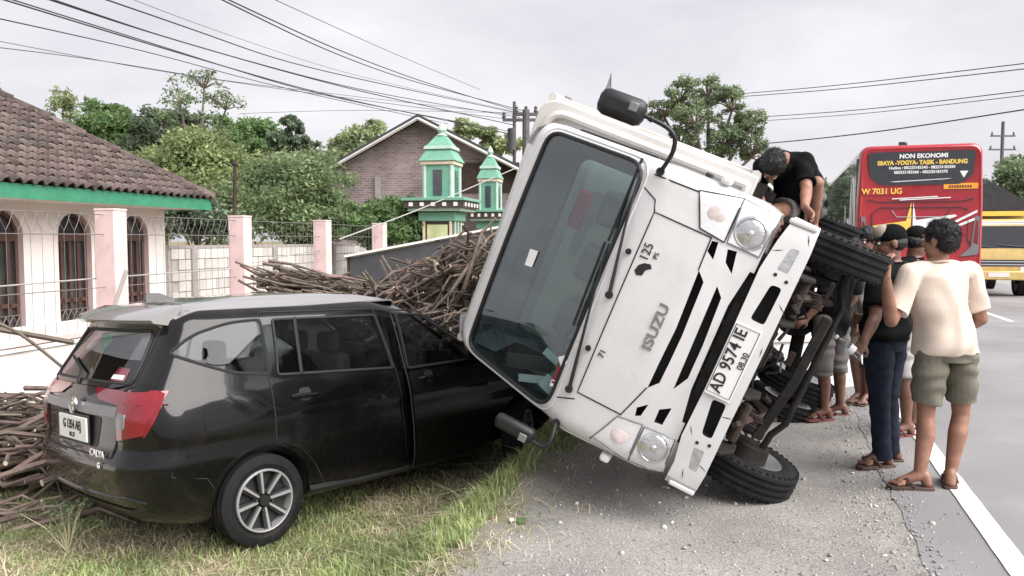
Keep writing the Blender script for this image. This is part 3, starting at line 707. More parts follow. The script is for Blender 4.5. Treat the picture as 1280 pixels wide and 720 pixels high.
def tree(name, label, base, blobs, n, size, m, tr_, seed, cat='tree', group=None, sub=9, subr=.36, bare=0, lean=0):
    if not bare: n = int(n * 1.7); size *= .72; subr *= 1.15; sub += 5
    else: n = int(n * 1.5); size *= .75; sub += 3
    """blobs: (centre, radius) of main foliage masses; each breaks into many small clumps carried by limbs"""
    r_ = random.Random(seed); base = Vector(base)
    t = thing(name, label, cat, Matrix.Translation(base), group)
    cs = []; rs = []; tk = MB()
    top = sum((Vector(c) for c, _ in blobs), Vector()) / len(blobs) - base
    fork = Vector((top.x * .6, top.y * .6, top.z * .55))
    tk.tube([(0, 0, -.1), fork * .5 + Vector((lean, 0, 0)), fork], [tr_, tr_ * .8, tr_ * .65], 8)
    for c, rad in blobs:
        c = Vector(c) - base; e = c - Vector((0, 0, rad * .3))
        tk.tube([fork, (fork + e) / 2 + Vector((r_.uniform(-.1, .1), 0, r_.uniform(0, .2))) * rad, e], [tr_ * .6, tr_ * .4, tr_ * .22], 6)
        for i in range(sub):
            d = Vector((r_.gauss(0, 1), r_.gauss(0, 1), r_.gauss(.25, .9))).normalized() * rad * r_.uniform(.45, 1.08)
            p = c + Vector((d.x, d.y, d.z * .85)); cs.append(tuple(p)); rs.append(rad * subr * r_.uniform(.55, 1.25))
            if i % 2 == 0 or bare: tk.tube([e, (e + p) / 2 + Vector((0, 0, rad * .08)), p], [tr_ * .2, tr_ * .13, tr_ * .05], 5)
            if bare:
                for _ in range(4):
                    q2 = p + Vector((r_.gauss(0, 1), r_.gauss(0, 1), r_.gauss(.4, .8))) * rad * .22
                    tk.tube([p, q2], [tr_ * .05, tr_ * .02], 4)
    tk.build('trunk', 'bark', t); leaf_cloud('crown', cs, rs, n, size, m, t, seed)
    return t
def gp_(u, Y): q = P(u, 300, Y); return (q.x, q.y, GZ)
def bl(lst, Y, k=1): return [(P(u, v, Y + dy), r * Y / 1000 * k) for u, v, r, dy in lst]
tree('slender_tree', 'tall slender tree with sparse twigs against the sky', gp_(248, 34), bl([(225, 122, 24, 0), (255, 104, 22, 1), (282, 130, 22, -1), (205, 148, 18, 0), (248, 150, 20, 1)], 34), 1000, .11, 'leaf_grey', .16, 1, sub=11, subr=.42, bare=1)
tree('pale_tree', 'pale thin tree peeping over the tiled roof', gp_(80, 42), bl([(78, 128, 18, 0), (88, 150, 16, 0), (60, 152, 12, 0)], 42), 1000, .15, 'leaf_light', .12, 2, sub=9, subr=.5, bare=1)
tree('roadside_tree', 'sparse tree top cut by the left picture edge', gp_(-14, 36), bl([(-12, 120, 22, 0), (-25, 150, 26, 0)], 36), 900, .13, 'leaf_grey', .12, 21, sub=9, bare=1)
tree('dense_tree', 'mid green bushy tree rising behind the hip roof', gp_(135, 38), bl([(125, 160, 30, 0), (155, 165, 28, -1), (100, 175, 24, 0), (145, 142, 14, 0), (110, 190, 26, 0)], 38), 11000, .15, 'leaf_bright', .2, 3, subr=.46)
tree('dense_tree', 'dark grey-green tree below the slender twigs', gp_(205, 36), bl([(195, 165, 30, 0), (222, 170, 30, 1), (175, 182, 26, 0), (235, 188, 30, -1), (200, 195, 30, 0)], 36), 11000, .14, 'leaf_dark', .2, 4)
tree('round_tree', 'round dark green tree in the middle of the grove', gp_(305, 36), bl([(285, 172, 24, 0), (315, 168, 26, 0), (338, 180, 20, 1), (300, 190, 32, -1)], 36), 12000, .12, 'leaf_bright', .2, 5, subr=.46)
tree('upright_tree', 'dark upright tree right of the round green tree', gp_(365, 34), bl([(362, 160, 16, 0), (352, 185, 20, 0), (378, 188, 20, 0), (365, 205, 22, 0)], 34), 5500, .13, 'leaf_dark', .14, 6)
tree('feathery_tree', 'light feathery tree left of the brick gable', gp_(455, 40), bl([(470, 165, 18, 0), (450, 185, 24, 0), (425, 195, 24, 1), (405, 205, 22, 0), (490, 178, 14, 0), (430, 215, 30, 0), (395, 222, 26, 0)], 40), 9000, .14, 'leaf_light', .14, 7)
tree('feathery_tree', 'light feathery tree right of the brick gable', gp_(590, 44), bl([(575, 168, 22, 0), (605, 172, 22, 0), (632, 180, 18, 0)], 44), 5000, .15, 'leaf_light', .14, 8)
tree('shrub', 'olive green shrub behind the rusty pipe', gp_(255, 22), bl([(215, 208, 40, 1), (250, 200, 38, 0), (288, 215, 38, 0), (235, 240, 44, 0), (280, 250, 40, -1), (188, 232, 34, 1), (215, 265, 34, 0)], 22), 20000, .085, 'leaf_olive', .1, 9, 'shrub', sub=14, subr=.46)
tree('shrub', 'broad rounded shrub behind the third pink pillar', gp_(360, 20.5), bl([(345, 232, 42, 0), (388, 232, 42, 0), (366, 216, 34, 1), (405, 258, 32, 0), (325, 262, 42, -1), (372, 272, 42, 0), (435, 276, 30, 0), (310, 235, 34, 1)], 20.5), 24000, .075, 'leaf_mid', .1, 10, 'shrub', sub=14, subr=.46)
tree('shrub', 'bright green leafy bush at the foot of the gate', gp_(485, 20), bl([(470, 270, 26, 0), (500, 274, 26, 0), (448, 284, 22, 0), (485, 290, 28, 0), (522, 284, 18, 0)], 20), 13000, .08, 'leaf_bright', .06, 11, 'bush', sub=12, subr=.46)
tree('shrub', 'shaded bush between the house corner and the pipe', gp_(232, 17.5), bl([(225, 268, 26, 0), (255, 275, 26, 0), (245, 262, 18, 1), (285, 285, 20, 0)], 17.5), 9000, .06, 'leaf_dark', .05, 12, 'bush', sub=10, subr=.46)
tree('airy_tree', 'airy dark tree standing behind the tipped truck', gp_(885, 30), bl([(850, 122, 26, 0), (885, 115, 24, 1), (915, 130, 26, 0), (932, 158, 26, 0), (830, 140, 20, 0), (870, 150, 28, -1), (905, 178, 30, 0), (850, 175, 24, 1), (940, 190, 22, 0)], 30), 10500, .085, 'leaf_grey', .2, 13, sub=18, subr=.30, bare=1)
tree('dense_tree', 'green roadside tree beyond the red bus', gp_(985, 40), bl([(985, 235, 32, 0), (1015, 255, 30, 0), (960, 262, 34, 0), (1000, 285, 36, 0)], 40), 9000, .15, 'leaf_dark', .2, 14)
tree('dense_tree', 'bushy tree over the yellow truck at right edge', gp_(1270, 55), bl([(1262, 222, 26, 0), (1290, 215, 30, 0), (1245, 240, 22, 0), (1320, 230, 36, 0), (1275, 255, 30, 0)], 55), 10000, .18, 'leaf_grey', .3, 15)
o = leaf_cloud('far_trees', [tuple(P(u, 268 + 12 * math.sin(u * .05), 95)) for u in range(-100, 1500, 24)], [3.6 + 1.4 * math.sin(u * .9) for u in range(67)], 26000, .4, 'leaf_grey', None, 17)
tag(o, kind='stuff')
# dry weed by the bumper, wispy
t = thing('dry_weed', 'pale dry weed growing by the car rear bumper', 'weed', Matrix.Translation((-2.75, 4.85, ground_h(-2.75, 4.85))))
mb = MB(); tips = []
for i in range(16):
    d = Vector((rng.gauss(0, .10), rng.gauss(0, .08), rng.uniform(.14, .34))); mb.tube([(0, 0, 0), d * .5 + Vector((0, 0, .04)), d], [.004, .003, .0015], 4); tips.append(d)
mb.build('stem', 'grass_dry', t); leaf_cloud('foliage', [tuple(d) for d in tips], [.045] * 16, 500, .010, 'leaf_grey', t, 5)

# ================================================================ POLES AND WIRES
def upole(name, label, u, v0, Y, r, arms, extra=()):
    a = P(u, v0, Y); X = Matrix.Translation((a.x, a.y, GZ)); p = thing(name, label, 'utility pole', X)
    h = a.z - GZ
    MB().cyl((0, 0, -.2), (0, 0, h), r * 1.25, r, 10).build('pole', 'pole_metal', p)
    for z, wd in arms:
        zz = P(u, z, Y).z - GZ; MB().box((0, -.02, zz), (wd, .12, .12)).build('cross_arm', 'pole_metal', p)
        for k in range(3): MB().lathe([(0, 0), (.06, 0), (.09, .08), (.05, .16), (.08, .22), (0, .3)], ((k - 1) * wd * .44, -.02, zz + .06), (0, 0, 1), 8).build('insulator', 'pole_metal', p)
    for (du, z, wx, wz) in extra:
        zz = P(u, z, Y).z - GZ; MB().cyl((du, -.2, zz - wz / 2), (du, -.2, zz + wz / 2), wx / 2, n=12).build('transformer', 'pole_metal', p)
upole('utility_pole', 'thin dark utility pole left of the truck roof', 643, 127, 34, .07, ((150, 1.0),), ((-.12, 175, .34, .9),))
upole('utility_pole', 'second dark utility pole touching the truck headboard', 657.5, 137, 33, .15, ((143, .9), (150, 1.1)))
upole('utility_pole', 'far utility pole with two cross arms beyond the bus', 1254, 152, 66, .13, ((170, 2.0), (187, 2.2)))
wl = [([(-40, -14, 13), (205, 61, 19), (400, 118, 26), (641, 168, 34)], .016, 'lowest thick wire of the bundle crossing the tiled roof'),
      ([(10, -2, 13), (215, 62, 20), (390, 118, 26), (641, 165, 34)], .013, 'thin wire just above the lowest bundled wire'),
      ([(45, -6, 13), (190, 42, 19), (420, 108, 27), (641, 156, 34)], .017, 'thick wire sagging through the middle of the bundle'),
      ([(62, -2, 13), (215, 50, 19), (440, 112, 27), (650, 147, 33)], .013, 'second of the middle wires leading to the dark pole'),
      ([(128, -2, 13), (250, 40, 18), (360, 80, 24), (641, 140, 34)], .015, 'steeper wire above the slender tree'),
      ([(-30, 17, 13), (180, 63, 20), (330, 105, 26), (560, 155, 33)], .012, 'wire entering at the upper left corner'),
      ([(-30, 46, 20), (210, 92, 26), (420, 118, 31), (657, 145, 33)], .009, 'faint thin wire low over the grove'),
      ([(-30, 56, 20), (120, 74, 24), (300, 105, 29), (657, 152, 33)], .011, 'faint second thin wire low over the grove'),
      ([(274, -2, 14), (400, 60, 20), (500, 98, 26), (657, 139, 33)], .014, 'right hand steep wire meeting the pole top'),
      ([(282, -2, 14), (410, 58, 20), (520, 100, 26), (660, 143, 33)], .014, 'wire running close beside the right hand steep wire'),
      ([(340, -2, 16), (480, 62, 24), (600, 112, 32)], .008, 'hair thin wire highest above the brick gable'),
      ([(160, -3, 16), (240, 28, 22), (420, 90, 30), (655, 142, 33)], .007, 'hair thin wire fading above the steeper wire'),
      ([(300, 142, 34), (440, 137, 34), (640, 141, 34)], .009, 'nearly level wire in front of the brick gable top'),
      ([(560, 150, 30), (600, 160, 31), (641, 168, 34)], .02, 'short thick wire joining the pole beside the brick roof'),
      ([(880, 121, 45), (1050, 107, 36), (1300, 77, 26)], .018, 'topmost of the wires crossing the sky over the bus'),
      ([(880, 124, 45), (1050, 112, 36), (1300, 84, 26)], .018, 'second wire crossing the sky over the bus'),
      ([(890, 150, 45), (1080, 138, 36), (1300, 111, 26)], .018, 'third wire crossing the sky over the bus'),
      ([(890, 155, 45), (1080, 143, 36), (1300, 117, 26)], .014, 'fourth wire crossing the sky over the bus'),
      ([(860, 187, 40), (1000, 176, 33), (1120, 162, 28), (1300, 134, 24)], .022, 'thick dark wire just above the kneeling man')]
for px, r, lb in wl: cable('overhead_wire', px, r, 'wire', lb, 'wire', 'overhead wires')
# ================================================================ THE TIPPED TRUCK
def pose(pos, yaw, roll, pitch):
    F = Vector((-math.sin(R(yaw)), -math.cos(R(yaw)), 0)); Lf = Vector((0, 0, 1)).cross(F)
    A = frame((0, 0, 0), F, Lf, (0, 0, 1)) @ Matrix.Rotation(R(pitch), 4, 'Y') @ Matrix.Rotation(R(roll), 4, 'X')
    return Matrix.Translation(pos) @ A
TX = pose((1.719, 4.066, .679), 19.8, 67.16, 1.61)
def picker(X):
    I = X.inverted(); o = I @ Vector((0, 0, CAM_H))
    def pick(u, v, val, axis=0):
        d = (I @ P(u, v, 5)) - o; k = (val - o[axis]) / d[axis]; return o + d * k
    return pick
tk_ = picker(TX)
truck = thing('tipped_truck', 'white cargo truck tipped on its side against the black car', 'truck', TX)
XF = [(.70, .0), (1.0, .02), (1.32, .0), (1.42, -.05), (1.47, -.085), (2.20, -.455), (2.26, -.50), (2.32, -.60), (2.36, -.80)]
WF = [(.70, .79), (.78, .82), (1.2, .83), (1.42, .83), (2.12, .815), (2.24, .80), (2.32, .74), (2.36, .62)]
def cab_front(y, z, off=0):
    wd = lerp(WF, z); x = lerp(XF, z) + .02 - .045 * (y / .8) ** 2; rc = .10; a = abs(y) - (wd - rc)
    if a > 0: x -= rc - math.sqrt(max(0, rc * rc - min(a, rc) ** 2))
    return Vector((x + off, y, z))
def cab_side(x, z, off=0, sgn=1): return Vector((x, sgn * (lerp(WF, z) + off), z))
zs = [.70, .74, .78] + [.78 + .06 * i for i in range(1, 11)] + [1.42, 1.47] + [1.47 + .0722 * i for i in range(1, 10)] + [2.16, 2.2, 2.23, 2.26, 2.29, 2.32, 2.345, 2.36]
ls = []
for z in zs:
    wd = lerp(WF, z); ys = [-wd, -wd + .006, -wd + .02, -wd + .045, -wd + .075, -wd + .10] + [(-1 + 2 * i / 14) * (wd - .13) for i in range(15)] + [wd - .10, wd - .075, wd - .045, wd - .02, wd - .006, wd]
    f = [cab_front(y, z) for y in ys]
    ls.append(f + [Vector((-.6, wd, z)), Vector((-1.06, wd, z)), Vector((-1.12, wd - .06, z)), Vector((-1.12, -wd + .06, z)), Vector((-1.06, -wd, z)), Vector((-.6, -wd, z))])
cab = MB().loops(ls).build('cab', 'white_paint', truck)
WS = rounded([(-.775, 1.465), (.775, 1.465), (.755, 2.19), (-.755, 2.19)], [.13, .13, .10, .10], 5)
DW = rounded([(-.28, 1.44), (-.50, 2.02), (-1.0, 2.02), (-1.0, 1.44)], .05, 3)
yz = lambda a, b, d: (d, a, b)
xz = lambda a, b, d: (a, d, b)
SLOTS = [[(.365, .965), (.315, .917), (.0, .905), (-.16, .908), (-.29, .913), (-.345, .962), (-.175, .958), (.03, .95)],
         [(.325, .845), (.275, .800), (.0, .785), (-.20, .785), (-.29, .832), (-.114, .835)],
         [(.535, .965), (.54, .932), (.445, .920), (.475, .966)], [(-.475, .972), (-.43, .920), (-.51, .934), (-.525, .963)],
         [(.525, .874), (.532, .825), (.413, .803), (.456, .856)], [(-.43, .856), (-.393, .798), (-.505, .808), (-.51, .855)],
         [(.46, .60), (.46, .722), (.25, .752), (-.25, .745), (-.44, .718), (-.44, .60)]]
boolean(cab, [(MB().prism(rounded(rect(-.66, .66, 1.58, 2.10), .08, 3), yz, -1.3, -1.0), ['slot_black']), (MB().prism([(-1.05, 1.0), (-.12, 1.0), (-.12, 1.38), (-.50, 2.16), (-.62, 2.24), (-1.05, 2.24)], xz, -.73, .73), ['dark_inside']),
              (MB().prism(WS, yz, .2, -.55), ['slot_black']), (MB().prism(DW, xz, -1, 1), ['slot_black'])] +
             [(MB().prism(p, yz, .2, -.07), ['slot_black']) for p in SLOTS])
ws = MB().panel(WS, cab_front, -.004, .006).build('windscreen', 'windscreen', truck)
MB().tube(outline(WS, cab_front, .0), .013, 6, closed=True).build('seal', 'black_plastic', ws)
MB().tube(outline(rounded([(-.805, 1.432), (.805, 1.432), (.785, 2.225), (-.785, 2.225)], .13, 5), cab_front, .0), .008, 6, closed=True).build('frame_rim', 'white_paint', ws)
for piv, mid, tip in (((765, 367), (790, 290), (801, 212)), ((714, 484), (752, 400), (775, 325))):
    A = [tk_(*q, -.06) for q in (piv, mid, tip)]
    pts = [cab_front(A[0].y, A[0].z, .012), cab_front(A[1].y, max(A[1].z, 1.43), .035), cab_front(A[2].y, max(1.49, A[2].z), .02)]
    MB().tube(pts, [.012, .008, .006], 6).cyl(pts[0] - Vector((.02, 0, 0)), pts[0] + Vector((.016, 0, 0)), .022, n=12).build('wiper', 'black_plastic', ws)
    b0 = cab_front(A[1].y - .1, 1.50, .018); b1 = cab_front(A[2].y + .06, 1.515, .018)
    MB().tube([b0, (b0 + b1) / 2 + Vector((.004, 0, 0)), b1], .009, 5).build('wiper_blade', 'black_plastic', ws)
for u, v in ((787, 314), (737, 434)):
    q = tk_(u, v, -.03); c = cab_front(q.y, q.z); MB().cyl(c - Vector((.01, 0, 0)), c + Vector((.014, 0, 0)), .017, n=12).build('washer_cap', 'black_plastic', truck)
def sticker(px, m, name='sticker', off=.004):
    poly = [];
    for u, v in px:
        x = -.25
        for _ in range(6):
            q = tk_(u, v, x); x = cab_front(q.y, q.z).x
        poly.append((q.y, q.z))
    return MB().panel(poly, cab_front, off, .002).build(name, m, ws)
sticker([(663, 311), (673, 314), (665, 334), (656, 331)], 'sticker_white')
sticker([(698, 446), (707, 444), (709, 454), (701, 458)], 'sticker_white'); sticker([(697, 458), (705, 459), (696, 481), (689, 478)], 'red_cloth'); sticker([(690, 474), (698, 477), (693, 484), (687, 482)], 'sticker_white')
# inside of the cab: dashboard, seats, steering wheel, loose papers on the low side
MB().box((-.28, 0, 1.28), (.30, 1.42, .24)).build('dashboard', 'dark_inside', truck, bev=.03)
for y, s in ((.40, .55), (-.40, .55), (0, .22)):
    MB().box((-.78, y, 1.12), (.45, s, .16)).build('seat', 'seat_cloth', truck, bev=.04)
    sb = MB().box((-.97, y, 1.40), (.13, s, .48)).build('seat_back', 'seat_cloth', truck, bev=.04)
    MB().box((-.97, y, 1.74), (.10, .24, .15)).build('headrest', 'seat_cloth', sb, bev=.03)
cc = Vector((-.50, -.40, 1.46)); mb = MB(); ring = [cc + Matrix.Rotation(R(-35), 3, 'Y') @ Vector((.20 * math.cos(i * .393), .20 * math.sin(i * .393), 0)) for i in range(16)]
mb.tube(ring, .014, 6, closed=True)
for i in (0, 5, 11): mb.tube([cc, ring[i]], .012, 5)
mb.tube([cc, cc + Vector((.16, 0, -.22))], .025, 6); mb.build('steering_wheel', 'black_plastic', truck)
MB().box((-.62, .05, 2.02), (.03, .26, .08)).build('rear_view_mirror', 'black_plastic', truck, bev=.01)
for (y, z, x, a, b, c, m) in ((-.62, 1.46, -.22, .14, .10, .02, 'green_paper'), (-.55, 1.50, -.26, .10, .08, .03, 'green_paper'), (-.48, 1.47, -.2, .03, .10, .05, 'tan_paper'), (-.66, 1.50, -.19, .02, .06, .10, 'sticker_white'), (-.50, 1.54, -.25, .03, .30, .03, 'seat_beige'), (-.61, 1.66, -.36, .02, .06, .30, 'seat_beige'), (-.50, 1.58, -.24, .02, .03, .08, 'sticker_white'), (-.68, 1.6, -.3, .02, .03, .2, 'sticker_white')):
    MB().box((0, 0, 0), (a, b * 1.5, c * 1.5), X=Matrix.Translation((x, y, z)) @ Matrix.Rotation(rng.uniform(-.5, .5), 4, 'X')).build('loose_paper', m, truck)
MB().box((-.90, .33, 1.93), (.05, .27, .10)).build('hanging_cloth', 'red_cloth', truck, bev=.02)
MB().prism(rounded(rect(-.66, .66, 1.58, 2.10), .08, 3), yz, -1.085, -1.08).build('rear_window', 'windscreen', truck)
# doors
for sg in (1, -1):
    fn = lambda a, b, o, sg=sg: cab_side(a, b, o, sg)
    d = MB().panel(rounded([(-.10, .80), (-.10, 1.36), (-1.04, 1.36), (-1.04, .80)], .05, 3), fn, .006, .012).build('door', 'white_paint', truck)
    MB().panel(DW, fn, -.004, .005).build('window', 'tint_glass', d); MB().tube(outline(DW, fn), .012, 5, closed=True).build('window_seal', 'black_plastic', d)
    MB().box((-.90, sg * .85, 1.22), (.14, .03, .04)).build('handle', 'black_plastic', d, bev=.008)
# seams of the front panel
mb = MB()
for pl in ([(-.555, 1.043), (-.555, 1.316), (.559, 1.312), (.549, .975)], [(.549, .975), (.365, .968)], [(-.345, .965), (-.56, 1.04)], [(.572, 1.05), (.747, 1.131), (.83, 1.14)], [(-.568, 1.046), (-.779, 1.149), (-.83, 1.16)], [(.747, 1.131), (.745, 1.40)], [(-.60, 1.316), (-.66, 1.43)], [(.559, 1.312), (.62, 1.335), (.66, 1.43)]):
    mb.tube(outline(pl, cab_front, .0005, .05, closed=False), .0042, 5)
mb.build('panel_seam', 'slot_black', truck)
FT = lambda y, z, off=.004: frame(cab_front(y, z, off), (0, 1, 0), (0, 0, 1), (1, 0, 0))
text('ISUZU', .078, 'silver_print', FT(-.012, 1.05), truck, sx=1.28, bold=.0016)
text('71', .050, 'ink', FT(-.28, 1.268), truck, sx=1.0)
text('125', .072, 'ink', FT(.345, 1.262), truck, sx=.95)
text('PS', .036, 'ink', FT(.345, 1.205), truck, sx=1.1)
MB().panel([(.215, 1.235), (.25, 1.228), (.27, 1.20), (.29, 1.215), (.283, 1.25), (.262, 1.275), (.225, 1.285), (.205, 1.265)], cab_front, .003, .004).build('emblem', 'ink', truck)
# lamps
for sg in (1, -1):
    TU = [(sg * a, b) for a, b in ((.755, 1.135), (.572, 1.05), (.552, .905), (.80, .905))]
    HL = [(sg * a, b) for a, b in ((.80, .900), (.556, .890), (.548, .712), (.78, .70))]
    t_ = MB().panel(TU, cab_front, .005, .012, .05).build('turn_signal', 'lens', truck)
    MB().ell(cab_front(sg * .67, 1.0, .002), (.008, .05, .05), 14, 8).build('bulb', 'pink_lens', t_)
    MB().tube(outline(TU, cab_front, .004), .005, 5, closed=True).build('rim', 'lamp_dark' if sg < 0 else 'slot_black', t_)
    h = MB().panel(HL, cab_front, .004, .012, .05).build('headlight', 'lens', truck)
    c = cab_front(sg * .645, .80, .006)
    MB().lathe([(.086, -.006), (.092, .004), (.082, .010), (.074, .0)], c, (1, 0, 0), 24).build('ring', 'chrome', h)
    MB().ell(c, (.020, .076, .076), 20, 10).build('reflector', 'lens_inner', h)
    MB().ell(c + Vector((.016, 0, 0)), (.012, .018, .018), 10, 6).build('bulb', 'chrome', h)
    MB().tube(outline(HL, cab_front, .004), .005, 5, closed=True).build('rim', 'lamp_dark', h)
    MB().box((-.10, sg * .86, 1.03), (.10, .05, .06)).build('side_marker', 'sticker_white', truck, bev=.015)
# bumper
def bump(y, z, off=0):
    x = .055 - .05 * (y / .8) ** 2; a = abs(y) - .73
    if a > 0: x -= .08 - math.sqrt(max(0, .0064 - min(a, .08) ** 2))
    return Vector((x + off, y, z))
BP = [(-.80, .500), (-.66, .488), (.66, .484), (.80, .492), (.81, .63), (.67, .662), (.50, .685), (.22, .682), (-.22, .682), (-.50, .690), (-.66, .668), (-.80, .675)]
bumper = MB().panel(BP, bump, 0, .09, .05).build('bumper', 'white_paint', truck)
SL_ = [rounded([(s * .445, .598), (s * .447, .540), (s * .235, .545), (s * .238, .622)], .02, 3) for s in (1, -1)]
FG = [rounded([(s * .655, .585), (s * .659, .538), (s * .527, .545), (s * .530, .605)], .012, 3) for s in (1, -1)]
boolean(bumper, [(MB().prism(p, yz, .2, -.2), ['slot_black']) for p in SL_] + [(MB().prism(p, yz, .2, .02), ['slot_black']) for p in FG])
for p in FG: MB().panel(p, bump, .001, .012, .05).build('fog_light', 'lens_inner', bumper)
for s in (1, -1):
    for y, z in ((.50, .60), (.485, .535)): q = bump(s * y, z); MB().cyl(q - Vector((.01, 0, 0)), q + Vector((.003, 0, 0)), .010, n=10).build('bolt', 'slot_black', bumper)
    MB().box((-.17, s * .785, .575), (.36, .03, .15)).build('bumper_end', 'white_paint', bumper, bev=.01)
pl = MB().box((.066, -.008, .607), (.012, .42, .145)).build('license_plate', 'plate_white', truck, bev=.003)
PT = lambda y, z: frame((.0735, y, z), (0, 1, 0), (0, 0, 1), (1, 0, 0))
text('AD 9574 IE', .090, 'ink', PT(-.008, .630), pl, sx=.86, bold=.0012); text('08.30', .046, 'ink', PT(.02, .562), pl, sx=.95)
MB().tube([(.073, -.20, .545), (.073, .19, .545), (.073, .19, .672), (.073, -.20, .672)], .002, 4, closed=True).build('plate_rim', 'ink', pl)
MB().box((-.10, 0, .62), (.10, 1.15, .22)).build('radiator_guard', 'slot_black', truck)
mb = MB()
for i in range(7): mb.box((-.06, -.45 + .15 * i, .70), (.03, .03, .10)); mb.box((-.055, 0, .655 + .02 * i), (.012, .96, .006))
mb.build('radiator_fins', 'chassis', truck)
for y, z, a in ((-.45, .655, .5), (-.62, .52, 1.2), (.1, .50, .1), (.62, .64, 2.0), (-.70, .60, .3), (.35, .50, .9), (-.30, .515, 1.8), (.72, .52, .4)):
    q = Vector((math.cos(a), math.sin(a))) * .03; n_ = Vector((-q.y, q.x)) * .12
    MB().panel([(y - q.x, z - q.y), (y + n_.x, z + n_.y), (y + q.x, z + q.y), (y - n_.x * .6, z - n_.y * .6)], bump, .001, .003).build('scuff', 'chassis', bumper)
# mirrors
for hd, arm, lab in ((Vector((.10, 1.012, 1.675)), [(-.05, .77, 1.375), (.04, .88, 1.335), (.08, .96, 1.345), (.10, 1.0, 1.40), (.10, 1.012, 1.56)], 1), (Vector((.0, -.925, 1.575)), [(-.05, -.80, 1.37), (.0, -.90, 1.345), (.0, -.955, 1.37), (.0, -.945, 1.46)], -1)):
    m_ = MB().box(hd, (.10, .145, .27) if lab > 0 else (.07, .095, .26)).build('side_mirror', 'black_plastic', truck, bev=.045 if lab > 0 else .03)
    MB().box(hd + Vector((-.052 if lab > 0 else -.036, 0, 0)), (.006, .11 if lab > 0 else .07, .22)).build('mirror_glass', 'chrome', m_)
    a = [Vector(q) for q in arm]; sm = [a[0]] + [a[i] * (1 - k) + a[i + 1] * k for i in range(len(a) - 1) for k in (.25, .5, .75, 1)]
    for _ in range(3): sm = [sm[0]] + [(sm[i - 1] + sm[i] * 2 + sm[i + 1]) / 4 for i in range(1, len(sm) - 1)] + [sm[-1]]
    MB().tube(sm, .013, 8).cyl(a[0] - Vector((.03, 0, 0)), a[0] + Vector((.012, 0, 0)), .024, n=10).build('mirror_arm', 'black_plastic', m_)
    MB().box(hd + Vector((.052 if lab > 0 else .036, .02 * lab, -.07)), (.012, .05, .05)).build('mirror_bracket', 'silver_print', m_, bev=.01)
# cargo body: headboard, high sides with ribs and rails
HB = rounded([(-.96, .95), (.96, .95), (.96, 2.58), (-.96, 2.52)], [.02, .02, .16, .10], 5)
body = MB().prism(HB, yz, -1.30, -1.22).build('cargo_body', 'white_bed', truck, bev=.012)
MB().tube([(-1.20, a, b) for a, b in rounded([(-.88, 1.0), (.88, 1.0), (.88, 2.48), (-.88, 2.44)], [.02, .02, .15, .1], 5)], .030, 8, closed=True).build('headboard_rail', 'white_bed', body)
MB().box((-1.195, .62, 2.36), (.03, .05, .16)).box((-1.195, -.55, 2.34), (.03, .05, .16)).build('latch', 'chassis', body, bev=.008)
MB().box((-1.21, -.93, 2.36), (.02, .035, .20)).build('slot', 'slot_black', body)
for sg in (1, -1):
    sw = MB().box((-2.80, sg * .945, 1.72), (3.0, .045, 1.55)).build('side_wall', 'white_bed', body, bev=.008)
    for z, r in ((2.52, .035), (1.98, .02), (1.45, .02), (.98, .035)): MB().tube([(-1.26, sg * .965, z), (-4.3, sg * .965, z)], r, 7).build('rail', 'white_bed', sw)
    for i in range(7): MB().box((-1.40 - i * .47, sg * .975, 1.74), (.06, .035, 1.50)).build('rib', 'white_bed', sw, bev=.006)
    for i in range(5): MB().box((-1.55 - i * .6, sg * 1.0, 2.50), (.09, .03, .03)).build('hook', 'steel', sw)
MB().box((-2.80, 0, .92), (3.04, 1.86, .07)).build('floor', 'chassis', body)
mb = MB()
for i in range(7): mb.box((-1.45 - i * .46, 0, .85), (.06, 1.8, .07))
mb.build('floor_beam', 'chassis', body)
# chassis and running gear
ch = MB()
for y in (-.36, .36): ch.box((-2.25, y, .70), (4.0, .06, .15))
for x in (-.35, -1.2, -2.2, -3.2, -4.2): ch.box((x, 0, .70), (.08, .66, .12))
ch = ch.build('chassis_frame', 'chassis', truck, bev=.01)
MB().box((-1.0, 0, .66), (.95, .46, .42)).box((-1.6, 0, .62), (.45, .30, .30)).cyl((-.5, 0, .66), (-.44, 0, .66), .2, n=14).build('engine', 'chassis', truck, bev=.04)
MB().cyl((-1.85, 0, .55), (-3.2, 0, .38), .045, n=10).build('drive_shaft', 'chassis', truck)
MB().box((-2.0, -.55, .68), (.65, .32, .28)).build('fuel_tank', 'chassis', truck, bev=.04)
MB().box((-1.9, .55, .66), (.45, .30, .26)).build('battery_box', 'chassis', truck, bev=.02)
AX, AZ = -.82, .235
MB().tube([(AX, -.70, AZ), (AX, -.50, AZ - .02), (AX, -.40, AZ - .07), (AX, .40, AZ - .07), (AX, .50, AZ - .02), (AX, .70, AZ)], .022, 8).build('front_axle', 'chassis', truck)
q0 = tk_(1035, 398, -.60); q1 = tk_(944, 548, -.60); bd = (q1 - q0).normalized()
MB().loops([[q + Vector((a, 0, b)) for a, b in ((-.014, -.030), (.014, -.030), (.014, .030), (-.014, .030))] for q in (q0, (q0 + q1) / 2 + Vector((.03, 0, -.02)), q1)]).build('drag_bar', 'chassis', truck, bev=.008)
